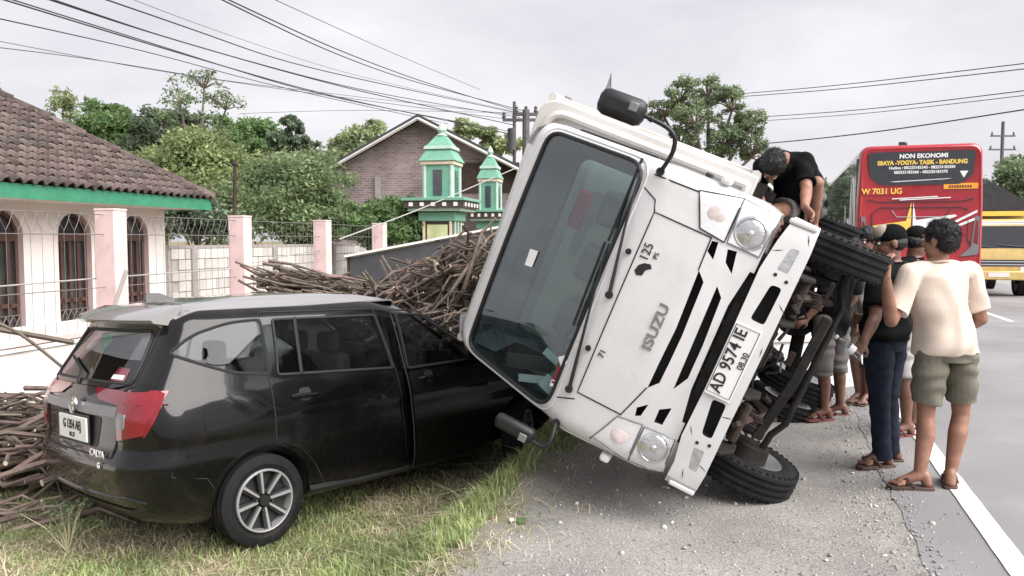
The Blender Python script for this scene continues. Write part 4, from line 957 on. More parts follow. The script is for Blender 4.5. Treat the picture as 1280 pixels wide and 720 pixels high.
for y in (-.40, .40):
    for k in range(4): MB().tube([(AX + .55 - k * .08, y, AZ + .22 - k * .012), (AX, y, AZ + .06 - k * .02), (AX - .55 + k * .08, y, AZ + .22 - k * .012)], .022, 4).build('leaf_spring', 'rust', truck)
    mb = MB().box((AX + .30, y, AZ + .30), (.12, .07, .16)).box((AX + .42, y * 1.05, AZ + .22), (.08, .11, .07)).cyl((AX + .45, y - .12, AZ + .2), (AX + .45, y + .12, AZ + .2), .035, n=8)
    for i in range(5): mb.box((AX + .2 + .02 * i, y + .02 * (i - 2), AZ + .12 + .01 * i), (.015, .014, .16))
    mb.build('spring_bracket', 'rust', truck, bev=.008)
    MB().cyl((AX + .05, y * 1.3, AZ + .02), (AX + .1, y * 1.2, .72), .028, n=8).build('shock_absorber', 'chassis', truck)
for k in range(9):
    a = Vector((-.35 - rng.random() * .4, rng.uniform(-.5, .5), .42 + rng.random() * .2)); b = a + Vector((rng.uniform(-.3, .2), rng.uniform(-.35, .35), rng.uniform(-.14, .12)))
    MB().tube([a, (a + b) / 2 + Vector((0, 0, -.05)), b], .012, 5).build('hose', 'chassis', truck)
for y in (-.55, -.2, .25, .52): MB().prism([(-.12, .57), (-.32, .57), (-.40, .44), (-.40, .39), (-.28, .39), (-.12, .46)], xz, y - .012, y + .012).build('bracket', 'chassis', truck, bev=.006)
for k in range(26):      # nuts, clips, small plates under the nose
    a = Vector((rng.uniform(-1.1, -.25), rng.uniform(-.6, .6), rng.uniform(.30, .58))); q = k % 3
    mb = MB()
    if q == 0: mb.box(a, (rng.uniform(.02, .08), rng.uniform(.03, .12), rng.uniform(.02, .06)))
    elif q == 1: mb.cyl(a, a + Vector((rng.uniform(-.05, .05), rng.uniform(-.08, .08), rng.uniform(-.05, .05))), .022, .018, 8)
    else: b = a + Vector((rng.uniform(-.25, .1), rng.uniform(-.25, .25), rng.uniform(-.1, .1))); mb.tube([a, (a + b) / 2 + Vector((.05, 0, -.04)), b], .008, 5)
    mb.build(('bracket', 'fitting', 'hose')[q], ('rust', 'chassis', 'chassis')[(k // 2) % 3] if q < 2 else 'slot_black', truck, bev=.004 if q == 0 else 0)
def tyre_prof(Ro, W_, ri):
    h = W_ / 2; pr = [(ri, -h * .78), (ri + .03, -h * .94), (Ro - .06, -h), (Ro - .018, -h * .93), (Ro - .004, -h * .82)]
    for c in (-.46, -.0, .46): pr += [(Ro, h * (c - .14)), (Ro - .010, h * (c - .11)), (Ro - .010, h * (c + .11)), (Ro, h * (c + .14))]
    return pr + [(Ro - .004, h * .82), (Ro - .018, h * .93), (Ro - .06, h), (ri + .03, h * .94), (ri, h * .78)]
def wheel(parent, X, Ro, W_, ri, truckish=True, name='wheel'):
    w_ = bpy.data.objects.new(name, None); C.objects.link(w_); w_.parent = parent; w_.matrix_local = X       # axis = local y, +y outwards
    t_ = MB().lathe(tyre_prof(Ro, W_, ri), (0, 0, 0), (0, 1, 0), 44)
    for sg in (-1, 1) if truckish else ():
        for i in range(44):
            a = 2 * math.pi * i / 44; x, y, d = basis((0, 1, 0)); r_ = x * math.cos(a) + y * math.sin(a); tg = d.cross(r_)
            c = r_ * (Ro - .018) + d * sg * W_ * .468
            t_.add([c + tg * e * .009 + d * sg * f * .005 + r_ * g_ * .009 for e in (-1, 1) for f in (-1, 1) for g_ in (-1, 1)], [(0, 1, 3, 2), (4, 6, 7, 5), (0, 4, 5, 1), (2, 3, 7, 6), (0, 2, 6, 4), (1, 5, 7, 3)])
    t_.build('tyre', 'rubber', w_, ang=30)
    h = W_ / 2
    if truckish:
        MB().lathe([(ri + .012, h * .7), (ri + .012, h * .86), (ri - .015, h * .75), (ri - .03, .0), (.10, .02), (.09, .05), (0, .055), (0, -.02), (ri - .03, -.06), (ri - .012, -h * .75), (ri + .012, -h * .86), (ri + .012, -h * .7)], (0, 0, 0), (0, 1, 0), 32).build('rim', 'steel', w_)
        hb = MB().cyl((0, -.12, 0), (0, .09, 0), .065, .055, 14)
        for i in range(6): a = i * math.pi / 3; hb.cyl((.085 * math.cos(a), .01, .085 * math.sin(a)), (.085 * math.cos(a), .06, .085 * math.sin(a)), .011, n=6)
        hb.build('hub', 'chassis', w_)
    return w_
for sg, y, z in ((1, .70, .355), (-1, -.745, .285)):
    X = Matrix.Translation((AX, y, z)) @ (Matrix.Identity(4) if sg > 0 else Matrix.Rotation(math.pi, 4, 'Z'))
    wheel(truck, X, .335, .185, .205)
    MB().cyl((AX, y - sg * .05, z), (AX, y - sg * .14, z), .12, .11, 16).build('brake_drum', 'chassis', truck)
for sg in (1, -1):
    for y in (.56, .81):
        X = Matrix.Translation((-3.22, sg * y, .04 if sg < 0 else .42)) @ (Matrix.Identity(4) if sg > 0 else Matrix.Rotation(math.pi, 4, 'Z')); wheel(truck, X, .335, .19, .205)
MB().tube([(-3.22, -.8, .04), (-3.22, .8, .42)], .06, 10).ell((-3.22, 0, .275), (.19, .2, .19), 14, 8).build('rear_axle', 'chassis', truck)
for y in (-.42, .42): MB().tube([(-2.6, y, .50), (-3.22, y, .24), (-3.85, y, .50)], .035, 5).build('leaf_spring', 'chassis', truck)

# ================================================================ THE BLACK CAR
CX = pose((-2.161, 5.429, -.404), -138.48, -3.03, .61)
ck_ = picker(CX)
car = thing('black_car', 'black family car seen from behind, crushed under the truck', 'car', CX)
XR = [(.20, -.50), (.26, -.62), (.34, -.715), (.46, -.79), (.60, -.805), (.66, -.785), (.72, -.765), (.90, -.76), (1.0, -.735), (1.05, -.705), (1.38, -.50), (1.44, -.475), (1.49, -.40), (1.53, -.24), (1.555, .0), (1.57, .3)]
XN = [(.20, 2.95), (.35, 3.20), (.6, 3.25), (.8, 3.12), (.88, 2.95), (.94, 2.5), (.99, 2.05), (1.2, 1.78), (1.40, 1.50), (1.48, 1.30), (1.53, 1.05), (1.555, .8), (1.57, .5)]
WC = [(.20, .70), (.26, .775), (.36, .80), (.6, .825), (.70, .822), (.78, .832), (.88, .825), (.97, .81), (1.03, .79), (1.2, .745), (1.38, .685), (1.44, .655), (1.49, .60), (1.53, .50), (1.555, .36), (1.57, .15)]
def car_rc(z): return lerp([(.2, .30), (.6, .26), (1.0, .22), (1.3, .16), (1.46, .12), (1.57, .06)], z)
def car_rear(y, z, off=0):
    wd = lerp(WC, z); rc = min(car_rc(z), wd * .6); y = max(-wd, min(wd, y)); x = lerp(XR, z) + .055 * (y / wd) ** 2; a = abs(y) - (wd - rc)
    if a > 0: x += rc - math.sqrt(max(0, rc * rc - a * a))
    return Vector((x - off, y, z))
def car_w(x, z):
    wd = lerp(WC, z); rc = min(car_rc(z), wd * .6); xr = lerp(XR, z) + .05; xn = lerp(XN, z)
    y = wd - .03 * max(0, x - 1.6) ** 2
    a = (xr + rc) - x
    if a > 0: y = (wd - rc) + math.sqrt(max(0, rc * rc - min(a, rc) ** 2))
    return y
def car_side(x, z, off=0, sg=-1): return Vector((x, sg * (car_w(x, z) + off), z))
zs = [.20, .23, .26, .30, .34, .40, .46, .52, .57, .60, .63, .66, .69, .72, .76, .80, .84, .88, .92, .96, 1.0, 1.03, 1.05] + [1.05 + .045 * i for i in range(1, 8)] + [1.38, 1.41, 1.44, 1.465, 1.49, 1.51, 1.53, 1.545, 1.555, 1.563, 1.57]
ls = []
for z in zs:
    wd = lerp(WC, z); rc = min(car_rc(z), wd * .6); xr = lerp(XR, z); xn = lerp(XN, z)
    hf = []
    for i in range(9): hf.append(car_rear((wd - rc) * i / 8, z))
    for i in range(1, 9):
        a = math.pi / 2 * i / 8; hf.append(Vector((0, 0, 0)) + car_rear(wd - rc + rc * math.sin(a), z))
    x0 = hf[-1].x
    rf = min(.34, wd * .5)
    for i in range(1, 17):
        x = x0 + (xn - rf - x0) * i / 16; hf.append(Vector((x, wd - .03 * max(0, x - 1.6) ** 2, z)))
    ye = hf[-1].y
    for i in range(1, 8):
        a = math.pi / 2 * i / 7; hf.append(Vector((xn - rf + rf * math.sin(a), ye - rf * .8 * (1 - math.cos(a)), z)))
    ye2 = hf[-1].y
    for i in range(1, 5): hf.append(Vector((xn + .04 * i / 4, ye2 * (1 - i / 4), z)))
    ls.append(hf + [Vector((p.x, -p.y, p.z)) for p in hf[-2:0:-1]])
shell = MB().loops(ls).build('body', 'black_paint', car)
QW = rounded([(-.49, 1.245), (-.36, 1.345), (-.10, 1.405), (.115, 1.41), (.105, 1.065), (-.14, 1.10), (-.36, 1.185)], [.03, .12, .08, .03, .03, .1, .08], 4)
RW = rounded([(.205, 1.405), (1.035, 1.385), (1.10, 1.0), (.165, 1.055)], .02, 3)
FW = rounded([(1.19, 1.39), (1.44, 1.365), (1.95, 1.03), (1.95, .985), (1.18, .99)], .02, 3)
RG = rounded([(-.58, 1.075), (.58, 1.075), (.49, 1.375), (-.49, 1.375)], .06, 4)
FG_ = rounded([(-.58, 1.03), (.58, 1.03), (.50, 1.40), (-.50, 1.40)], .06, 4)
cl = []
for z, g_ in zip(zs, ls):
    if not .50 <= z <= 1.50: continue
    wd = lerp(WC, z); f = (wd - .05) / wd; x0 = lerp(XR, z) + .05; x1 = min(2.0, lerp(XN, z) - .06)
    cl.append([Vector((max(x0 + (.05 if i in (0,) else .0), min(x1, p.x + (.055 if p.x < .4 else 0))), p.y * f, z - (.03 if z > 1.47 else 0))) for i, p in enumerate(g_)])
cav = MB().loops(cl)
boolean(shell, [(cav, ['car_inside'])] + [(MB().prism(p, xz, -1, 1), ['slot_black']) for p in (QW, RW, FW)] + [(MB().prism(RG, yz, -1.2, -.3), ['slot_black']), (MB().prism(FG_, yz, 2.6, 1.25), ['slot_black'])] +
        [(MB().cyl((x, s * 1.1, .29), (x, s * .52, .29), .335, n=40), ['slot_black']) for x in (0.02, 2.525) for s in (-1, 1)])
rg = MB().panel(RG, car_rear, .002, .005).build('rear_window', 'tint_glass', car)
MB().tube(outline(RG, car_rear, .0), .012, 5, closed=True).build('window_seal', 'slot_black', rg)
q = ck_(142, 470, -.58, 0)
MB().panel([(-.30, 1.09), (-.47, 1.09), (-.46, 1.16), (-.33, 1.165)], car_rear, .006, .003).build('sticker', 'red_lens', rg); MB().panel([(-.31, 1.10), (-.45, 1.10), (-.445, 1.125), (-.315, 1.125)], car_rear, .0085, .002).build('sticker', 'sticker_white', rg)
MB().tube([car_rear(.08, 1.06, .02), car_rear(.10, 1.13, .03), car_rear(.42, 1.20, .022)], .010, 5).build('rear_wiper', 'black_plastic', rg)
for sg in (-1, 1):
    fn = lambda a, b, o, sg=sg: car_side(a, b, o, sg)
    for nm, p, m_ in (('quarter_window', QW, 'tint_glass'), ('rear_door', RW, 'tint_glass'), ('front_door', FW, 'tint_glass')):
        if nm == 'quarter_window':
            o = MB().panel(p, fn, .001, .005).build(nm, m_, car); MB().tube(outline(p, fn, .0), .010, 5, closed=True).build('window_seal', 'slot_black', o); continue
        if nm == 'rear_door':
            D = [(.10, 1.03), (1.115, .975), (1.15, .72), (1.20, .35), (1.17, .26), (.52, .27), (.40, .45), (.30, .56), (.12, .66)]; full = [(.12, 1.455), (1.04, 1.43), (1.12, .98), (1.15, .72), (1.20, .35), (1.17, .255), (.50, .265), (.40, .45), (.30, .565), (.115, .66), (.10, 1.03)]
        else:
            D = [(1.165, .97), (2.02, .955), (2.10, .60), (2.06, .27), (1.24, .26), (1.22, .50)]; full = [(1.14, 1.42), (1.42, 1.395), (2.02, 1.03), (2.10, .60), (2.06, .255), (1.235, .25), (1.21, .5), (1.15, .98)]
        of = .006 if nm == 'rear_door' else .012
        d = MB().panel(D, fn, of, of + .02, .06).build(nm, 'black_paint', car)
        if nm == 'front_door' and sg < 0:        # knocked ajar: swings out a little about its front edge
            hx = Matrix.Translation((2.05, -.82, .6)) @ Matrix.Rotation(R(4.5), 4, 'Z') @ Matrix.Translation((-2.05, .82, -.6)); d.matrix_local = hx
        MB().panel(p, fn, .001, .005).build('window', m_, d); MB().tube(outline(p, fn, .0), .011, 5, closed=True).build('window_seal', 'slot_black', d)
        MB().tube(outline(full, fn, .001), .0055, 5, closed=True).build('door_gap', 'slot_black', d)
        hx = .33 if nm == 'rear_door' else 1.36
        a = car_side(hx, .915, .03, sg); MB().tube([car_side(hx - .09, .905, .006, sg), car_side(hx - .07, .912, .035, sg), car_side(hx + .08, .905, .035, sg), car_side(hx + .10, .90, .006, sg)], .014, 7).build('handle', 'black_paint', d)
        MB().panel(rounded(rect(hx - .04, hx + .05, .87, .955), .03, 3), fn, of + .002, .004).build('handle_cup', 'slot_black', d)
        if nm == 'rear_door': MB().tube([fn(.37, 1.41, .008), fn(.335, 1.05, .008)], .013, 5).build('window_divider', 'slot_black', d)
    MB().tube([fn(x, z, .004) for x, z in ((.36, .275), (.8, .245), (1.6, .235), (2.15, .25))], .028, 6).build('sill', 'black_plastic', car)
    arc = [(0.02 + .345 * math.cos(a), .29 + .345 * math.sin(a)) for a in [R(-8 + 196 * i / 24) for i in range(25)]]
    MB().tube([fn(x, z, -.004) for x, z in arc], .012, 6).build('arch_lip', 'black_paint', car)
    mb = MB().tube([fn(x, z, .001) for x, z in ((-.53, .70), (-.56, .55), (-.35, .50), (-.30, .42))], .0035, 5); mb.build('bumper_seam', 'slot_black', car)
    MB().panel(rounded(rect(-.36, -.18, .78, .94), .03, 3), fn, .002, .003).build('fuel_flap', 'black_paint', car)
    # tail lamps: side lens, rear lens, pale reversing lens
    SD = [(-.50, 1.02), (-.535, 1.045), (-.70, 1.055), (-.70, .80), (-.60, .80)]
    t_ = MB().panel([(-.56, 1.03), (-.59, 1.05), (-.68, 1.05), (-.705, .78), (-.675, .785)], fn, .010, .02, .03).build('tail_light', 'red_lens', car)
    y0 = sg * .56
    MB().panel([(sg * .53, 1.04), (sg * .765, 1.045), (sg * .78, .95), (sg * .73, .80), (sg * .55, .765)], car_rear, .012, .02, .03).build('lens', 'red_lens', t_)
    MB().panel(rounded([(sg * .555, .925), (sg * .635, .92), (sg * .63, .835), (sg * .557, .83)], .01, 2), car_rear, .018, .01, .03).build('reversing_lens', 'lamp_dark', t_)
    MB().tube([car_rear(sg * .60, .985, .016), car_rear(sg * .70, .975, .016), car_side(-.56, .97, .014, sg)], .0035, 5).build('lamp_line', 'red_lens', t_)
    MB().panel([(sg * .53, 1.045), (sg * .53, .965), (sg * .30, .985), (sg * .20, 1.03), (sg * .20, 1.05)], car_rear, .010, .012, .04).build('tailgate_lamp', 'red_lens', t_)
MB().panel([(-.53, 1.075), (.53, 1.075), (.40, 1.052), (-.40, 1.052)], car_rear, .012, .014, .05).build('tailgate_trim', 'black_paint', car)
MB().panel([(-.535, .955), (.535, .955), (.53, .90), (-.53, .90)], car_rear, .016, .02, .05).build('garnish', 'silver_print', car)
MB().panel(rounded([(-.36, .885), (.36, .885), (.30, .70), (-.30, .70)], .03, 3), car_rear, .002, .006, .06).build('plate_recess', 'black_plastic', car)
lg = MB(); lc = car_rear(.0, .935, .03)
lg.lathe([(.052, 0), (.058, .006), (.058, -.006)], lc, (1, 0, 0), 20); e1 = [lc + Vector((0, .03 * math.cos(i * .524), .012 * math.sin(i * .524) + .016)) for i in range(12)]; e2 = [lc + Vector((0, .014 * math.cos(i * .524), .040 * math.sin(i * .524))) for i in range(12)]
lg.tube(e1, .006, 5, closed=True).tube(e2, .006, 5, closed=True); lg.build('emblem', 'chrome', car)
RT = lambda y, z, off: frame(car_rear(y, z, off), (0, -1, 0), (0, 0, 1), (-1, 0, 0))
pc = car_rear(.0, .795, .022); pl = MB().box(pc, (.012, .43, .145)).build('license_plate', 'plate_white', car, bev=.003)
MB().box(pc + Vector((.008, 0, 0)), (.008, .47, .18)).build('plate_holder', 'black_plastic', pl)
PX = lambda y, z: frame((pc.x - .0075, y, z), (0, -1, 0), (0, 0, 1), (-1, 0, 0))
text('G 1354 AEJ', .078, 'ink', PX(0, .812), pl, sx=.76, bold=.001); text('01.27', .038, 'ink', PX(0, .752), pl)
text('CALYA', .058, 'sticker_white', RT(-.34, .672, .012), car, sx=1.15, bold=.001); text('G', .05, 'sticker_white', RT(-.40, .612, .012), car, bold=.001)
# tailgate seam, bumper crease, lower trim, spoiler, fin
MB().tube(outline([(-.54, 1.38), (-.60, 1.07), (-.535, 1.05), (-.53, .75), (-.50, .66), (.50, .66), (.53, .75), (.535, 1.05), (.60, 1.07), (.54, 1.38)], car_rear, .001, .05, closed=False), .005, 5).build('tailgate_seam', 'slot_black', car)
MB().tube([car_rear(y, z, .004) for y, z in [(-.70, .40), (-.62, .44), (-.40, .43), (0, .42), (.40, .43), (.62, .44), (.70, .40)]], .014, 6).build('bumper_crease', 'black_paint', car)
MB().panel([(-.66, .25), (.66, .25), (.60, .36), (-.60, .36)], car_rear, .006, .012, .06).build('lower_trim', 'black_plastic', car)
sp = []
for y in [-.58 + 1.16 * i / 12 for i in range(13)]:
    k = 1 - .10 * (abs(y) / .58) ** 3; sp.append([(-.34, y, 1.525), (-.56 * k, y, 1.475), (-.60 * k, y, 1.445), (-.585 * k, y, 1.425), (-.42, y, 1.405)])
MB().loops([[Vector(q) for q in g_] for g_ in sp]).build('spoiler', 'roof_paint', car, ang=50)  # black spoiler coloured pale, reflected sky painted in
MB().box((-.575, 0, 1.437), (.03, .22, .02)).build('brake_lamp', 'red_lens', car)
MB().loops([[(-.32, -.03, 1.54), (-.32, .03, 1.54), (-.31, .012, 1.605), (-.31, -.012, 1.605)], [(-.10, -.03, 1.55), (-.10, .03, 1.55), (-.22, .01, 1.60), (-.22, -.01, 1.60)]]).build('antenna_fin', 'black_paint', car)
def car_top(x, y, off=0):
    lo, hi = 1.05, 1.568
    for _ in range(18):
        z = (lo + hi) / 2
        if abs(y) <= car_w(x, z) and lerp(XR, z) + .03 <= x <= lerp(XN, z): lo = z
        else: hi = z
    return Vector((x, y, lo + off))
MB().panel(rounded([(-.46, -.60), (.5, -.61), (1.30, -.60), (1.42, -.40), (1.42, .40), (1.30, .60), (.5, .61), (-.46, .60)], .06, 3), car_top, .004, .012, .06).build('roof_sheen', 'roof_paint', car)  # pale overlay on the black shell, standing in for the sky's reflection
# seats behind the glass, far front lamp details stay simple
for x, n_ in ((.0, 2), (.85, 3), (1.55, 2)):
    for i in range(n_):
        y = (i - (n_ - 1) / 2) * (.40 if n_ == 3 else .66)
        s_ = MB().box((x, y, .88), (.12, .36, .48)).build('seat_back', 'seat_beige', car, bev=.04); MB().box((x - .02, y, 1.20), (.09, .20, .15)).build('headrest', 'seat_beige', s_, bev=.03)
MB().panel(FG_, lambda a, b, o: Vector((lerp(XN, b) - .02 * (a / .5) ** 2 + o, a, b)), .0, .006, .08).build('windscreen', 'tint_glass', car)
for sg in (-1, 1):
    m_ = MB().box((1.86, sg * .93, 1.02), (.09, .17, .13)).build('side_mirror', 'black_paint', car, bev=.03)
    MB().box((1.88, sg * .83, 1.00), (.05, .08, .04)).build('mirror_arm', 'black_plastic', m_)
    MB().box((3.06, sg * .60, .70), (.10, .30, .12)).build('headlight', 'lens', car, bev=.03)
def car_wheel(x, sg):
    front = x > 1
    X = Matrix.Translation((x, sg * .735, .285)) @ (Matrix.Rotation(math.pi, 4, 'Z') if sg < 0 else Matrix.Identity(4)) @ Matrix.Rotation(R(14), 4, 'Y')
    if front: X = Matrix.Translation(X.translation) @ Matrix.Rotation(R(28), 4, 'Z') @ Matrix.Translation(-X.translation) @ X
    w_ = wheel(car, X, .288, .18, .19, False)
    MB().lathe([(.197, .090), (.192, .096), (.184, .094), (.180, .06), (.180, -.07), (.19, -.085)], (0, 0, 0), (0, 1, 0), 36).build('rim', 'alloy', w_)
    MB().cyl((0, -.06, 0), (0, .03, 0), .180, n=32).build('rim_well', 'slot_black', w_)
    sp_ = MB(); bk = MB()
    for i in range(8):
        a = i * math.pi / 4 + .12; d = Vector((math.cos(a), 0, math.sin(a))); tq = Vector((-math.sin(a), 0, math.cos(a)))
        def bar_(mb_, w0, w1, y0, y1, r0=.045, r1=.184):
            mb_.loops([[d * r + tq * s * ww + Vector((0, yy, 0)) for s, yy in ((-1, y0), (1, y0), (1, yt), (-1, yt))] for r, ww, yt in ((r0, w0, y1 - .012), (r1, w1, y1))])
        bar_(sp_, .006, .009, .05, .092); bar_(bk, .018, .026, .03, .076)
    sp_.build('spoke', 'alloy', w_); bk.build('spoke_back', 'slot_black', w_)
    hb = MB().cyl((0, .03, 0), (0, .086, 0), .05, .034, 16)
    hb.build('hub_cap', 'black_plastic', w_)
    for i in range(4): a = i * math.pi / 2 + .5; MB().cyl((.058 * math.cos(a), .05, .058 * math.sin(a)), (.058 * math.cos(a), .085, .058 * math.sin(a)), .009, n=6).build('wheel_nut', 'chrome', w_)
for x in (0.02, 2.525):
    for sg in (-1, 1): car_wheel(x, sg)
# ================================================================ THE RED BUS
def road_frame(x, y, sgn, z=0): return frame((x, y, z), RD * sgn, RN * sgn, (0, 0, 1))
BUSX = road_frame(8.90, 17.55, 1) @ Matrix.Diagonal((1, 1, 1.035, 1))
bus = thing('red_bus', 'red intercity coach seen from behind on the road', 'bus', BUSX)
sec = rounded([(-1.25, .38), (1.25, .38), (1.25, 2.2), (1.21, 3.52), (-1.21, 3.52), (-1.25, 2.2)], [.1, .1, .3, .22, .22, .3], 5)
def scl(k, dz=0): return [(a * k, 1.9 + (b - 1.9) * k + dz) for a, b in sec]
MB().loops([[Vector((x, a, b)) for a, b in scl(k)] for x, k in ((.02, .93), (.0, .95), (.03, .975), (.10, .992), (.25, 1), (11.2, 1), (11.5, .97), (11.6, .9))]).build('body', 'bus_red', bus)
br = lambda a, b, o=0: Vector((-.0 - o, a, b))
RWN = rounded([(-.80, 2.66), (.80, 2.66), (1.02, 2.86), (1.06, 3.36), (-1.06, 3.36), (-1.02, 2.86)], [.1, .1, .12, .10, .10, .12], 4)
rw_ = MB().panel(RWN, br, .012, .03, .4).build('rear_window', 'bus_dark', bus)
BT = lambda y, z, o=.014: frame((-o, y, z), (0, -1, 0), (0, 0, 1), (-1, 0, 0))
text('NON EKONOMI', .125, 'white_print', BT(-.05, 3.26), rw_, sx=1.05, bold=.004)
text('SBAYA -YOGYA- TASIK - BANDUNG', .122, 'yellow_print', BT(-.02, 3.125), rw_, sx=.90, bold=.005)
text('Hotline : 082233183340 - 082233183350', .082, 'white_print', BT(-.02, 3.02), rw_, sx=.95, bold=.002)
text('082233183360 - 082233183370', .082, 'white_print', BT(-.0, 2.925), rw_, sx=1.0, bold=.002)
MB().panel([(-.62, 2.785), (.62, 2.735), (.5, 2.725), (-.5, 2.768)][::-1], br, .016, .004, .4).build('swoosh', 'white_print', rw_)
MB().panel([(-.76, 2.93), (-.92, 2.93), (-.84, 2.79)], br, .016, .004, .4).build('badge', 'white_print', rw_)
pA = MB().panel(rounded(rect(.42, 1.10, 2.46, 2.60), .03, 2), br, .010, .02, .4).build('number_strip', 'bus_red', bus); text('W 7031 UG', .17, 'yellow_print', BT(.76, 2.53), pA, sx=.95, bold=.004)
pB = MB().panel(rounded(rect(-1.12, -.46, 2.56, 2.68), .02, 2), br, .010, .02, .4).build('amber_strip', 'amber', bus)
for k in range(9): MB().box((-.013, -.58 - .05 * k, 2.61), (.006, .03, .05)).build('led', 'bus_dark', pB)
for z, a, b in ((2.42, -.35, .55), (2.395, -.6, .4)): MB().panel([(a, z), (b, z - .04), (b, z - .06), (a, z - .02)], br, .012, .02, .4).build('white_line', 'white_print', bus)
mb = MB()
for pl_ in ([(-1.05, 2.36), (-.8, 2.30), (.8, 2.30), (1.05, 2.36)], [(-.95, 2.12), (-.8, 2.18), (.8, 2.18), (.95, 2.05), (.9, .95), (-.9, .95)], [(.55, 2.12), (.45, 1.98), (-.5, 1.98), (-.6, 2.14)], [(-1.1, 1.3), (-.95, 1.5), (-.95, 1.9)], [(1.1, 1.3), (.95, 1.5), (.95, 1.9)]): mb.tube([br(a, b, .004) for a, b in pl_], .012, 5)
mb.build('hatch_seam', 'bus_dark', bus)
st = [(0, .52), (.10, .14), (.60, .10), (.18, -.12), (.42, -.50), (0, -.24), (-.42, -.50), (-.18, -.12), (-.95, .20), (-.10, .14)]
for nm, m_, h in (('star_half', 'yellow_print', [(0, .52), (.10, .12), (.95, .0), (.16, -.10), (.40, -.46), (0, -.22)]), ('star_half', 'white_print', [(-.035, .52), (-.035, -.22), (-.40, -.46), (-.16, -.10), (-.9, .22), (-.85, .25), (-.10, .14)])):
    MB().panel([(.16 + a, 1.78 + b) for a, b in h], br, .011, .02, .6).build(nm, m_, bus)
for a, b, c, d in ((-.35, 1.72, -1.12, 2.12), (-.30, 1.62, -1.12, 1.98)): MB().panel([(a, b), (c, d), (c, d - .05), (a, b - .06)], br, .012, .02, .6).build('white_stripe', 'white_print', bus)
MB().panel(rect(-.15, .45, 1.50, 1.64), br, .011, .02, .6).build('yellow_band', 'yellow_print', bus)
for sg in (-1, 1):
    o = MB().panel(rounded([(sg * 1.17, 2.0), (sg * 1.08, 2.0), (sg * 1.02, 1.35), (sg * .8, 1.15), (sg * 1.17, 1.2)], .05, 3), br, .014, .03, .3).build('tail_light', 'lamp_dark', bus)
    MB().panel(rounded([(sg * 1.15, 1.9), (sg * 1.10, 1.9), (sg * 1.06, 1.45), (sg * 1.15, 1.4)], .02, 3), br, .02, .01, .3).build('lens', 'red_lens', o)
    sd = MB().box((5.7, sg * 1.232, 2.50), (10.6, .05, 1.55)).build('side_glass', 'bus_side', bus)
    for k in range(9): MB().box((.9 + k * 1.2, sg * 1.258, 2.45), (.05, .012, 1.4)).build('window_bar', 'bus_dark', sd)
    aw = [(1.0 + .55 * math.cos(a), 1.75 + 1.15 * math.sin(a)) for a in [R(180 * i / 14) for i in range(15)]]
    MB().tube([(a, sg * 1.26, b) for a, b in aw], .03, 5).build('arch_stripe', 'white_print', sd)
    MB().box((3.2, sg * 1.26, 2.1), (.10, .01, .55)).box((2.3, sg * 1.26, 1.95), (.5, .01, .12)).build('side_print', 'white_print', sd)
    for x in (2.6, 8.6):
        X = Matrix.Translation((x, sg * 1.10, .5)); w_ = wheel(bus, X @ (Matrix.Identity(4) if sg > 0 else Matrix.Rotation(math.pi, 4, 'Z')), .5, .28, .29)
MB().box((.02, 0, .52), (.12, 2.35, .26)).build('bumper', 'bus_red', bus, bev=.04)
MB().box((5, 0, 3.56), (3.4, 1.7, .16)).build('roof_unit', 'bus_red', bus, bev=.05); MB().box((.5, .3, 3.56), (.10, .18, .12)).build('roof_lamp', 'bus_dark', bus, bev=.02)

# ================================================================ YELLOW ONCOMING TRUCK
YX = road_frame(13.0, 21.6, -1)
yt = thing('yellow_truck', 'yellow oncoming truck with dark ridged tarpaulin beyond the bus', 'truck', YX)
cs_ = [(-.75, .62), (.0, .62), (.05, .75), (.03, 1.27), (-.25, 2.02), (-.45, 2.12), (-1.6, 2.12), (-1.6, .62)]
MB().prism(cs_, xz, -1.0, 1.0).build('cab', 'cream_truck', yt, bev=.05)
def yf(a, b, o=0): return Vector((lerp([(.62, .0), (.75, .05), (1.27, .03), (2.02, -.25)], b) + o, a, b))
MB().panel(rounded([(-.90, 1.33), (.90, 1.33), (.86, 1.93), (-.86, 1.93)], .06, 3), yf, .006, .02, .3).build('windscreen', 'bus_dark', yt)
for z, m_ in ((1.97, 'white_print'), (2.03, 'white_print')): MB().panel(rect(-.98, .98, z, z + .035), lambda a, b, o: Vector((lerp([(1.27, .03), (2.02, -.25), (2.1, -.3)], b) + o, a, b)), .01, .02, .4).build('visor_stripe', m_, yt)
MB().tube([yf(.8, 1.35, .03), yf(.1, 1.42, .03)], .014, 5).tube([yf(-.1, 1.36, .03), yf(-.75, 1.42, .03)], .014, 5).build('wiper', 'bus_dark', yt)
gr = MB().panel(rounded([(-.92, .84), (.92, .84), (.86, 1.02), (-.86, 1.02)], .03, 2), yf, .008, .02, .4).build('grille', 'bus_dark', yt)
for z in (.89, .97): MB().panel(rect(-.8, .8, z - .012, z + .012), yf, .018, .01, .5).build('grille_bar', 'chrome', gr)
for sg in (-1, 1): MB().panel(rounded(rect(sg * .62, sg * .92, .72, .84), .02, 2), yf, .012, .02, .3).build('headlight', 'lens', yt)
bm_ = MB().box((.08, 0, .60), (.14, 2.0, .24)).build('bumper', 'cream_truck', yt, bev=.03); MB().box((.155, .1, .62), (.01, .5, .12)).build('license_plate', 'plate_white', bm_)
MB().box((-.75, 0, 2.28), (.10, 2.3, .13)).build('header_board', 'yellow_print', yt)
tp_ = MB().prism([(-1.16, 2.36), (1.16, 2.36), (1.16, 2.45), (0, 3.18), (-1.16, 2.45)], lambda a, b, d: (d, a, b), -.7, -5.4).build('tarpaulin', 'tarp', yt)
MB().box((-3.3, 0, 1.65), (4.2, 2.2, 1.35)).build('cargo_box', 'cream_truck', yt, bev=.02)
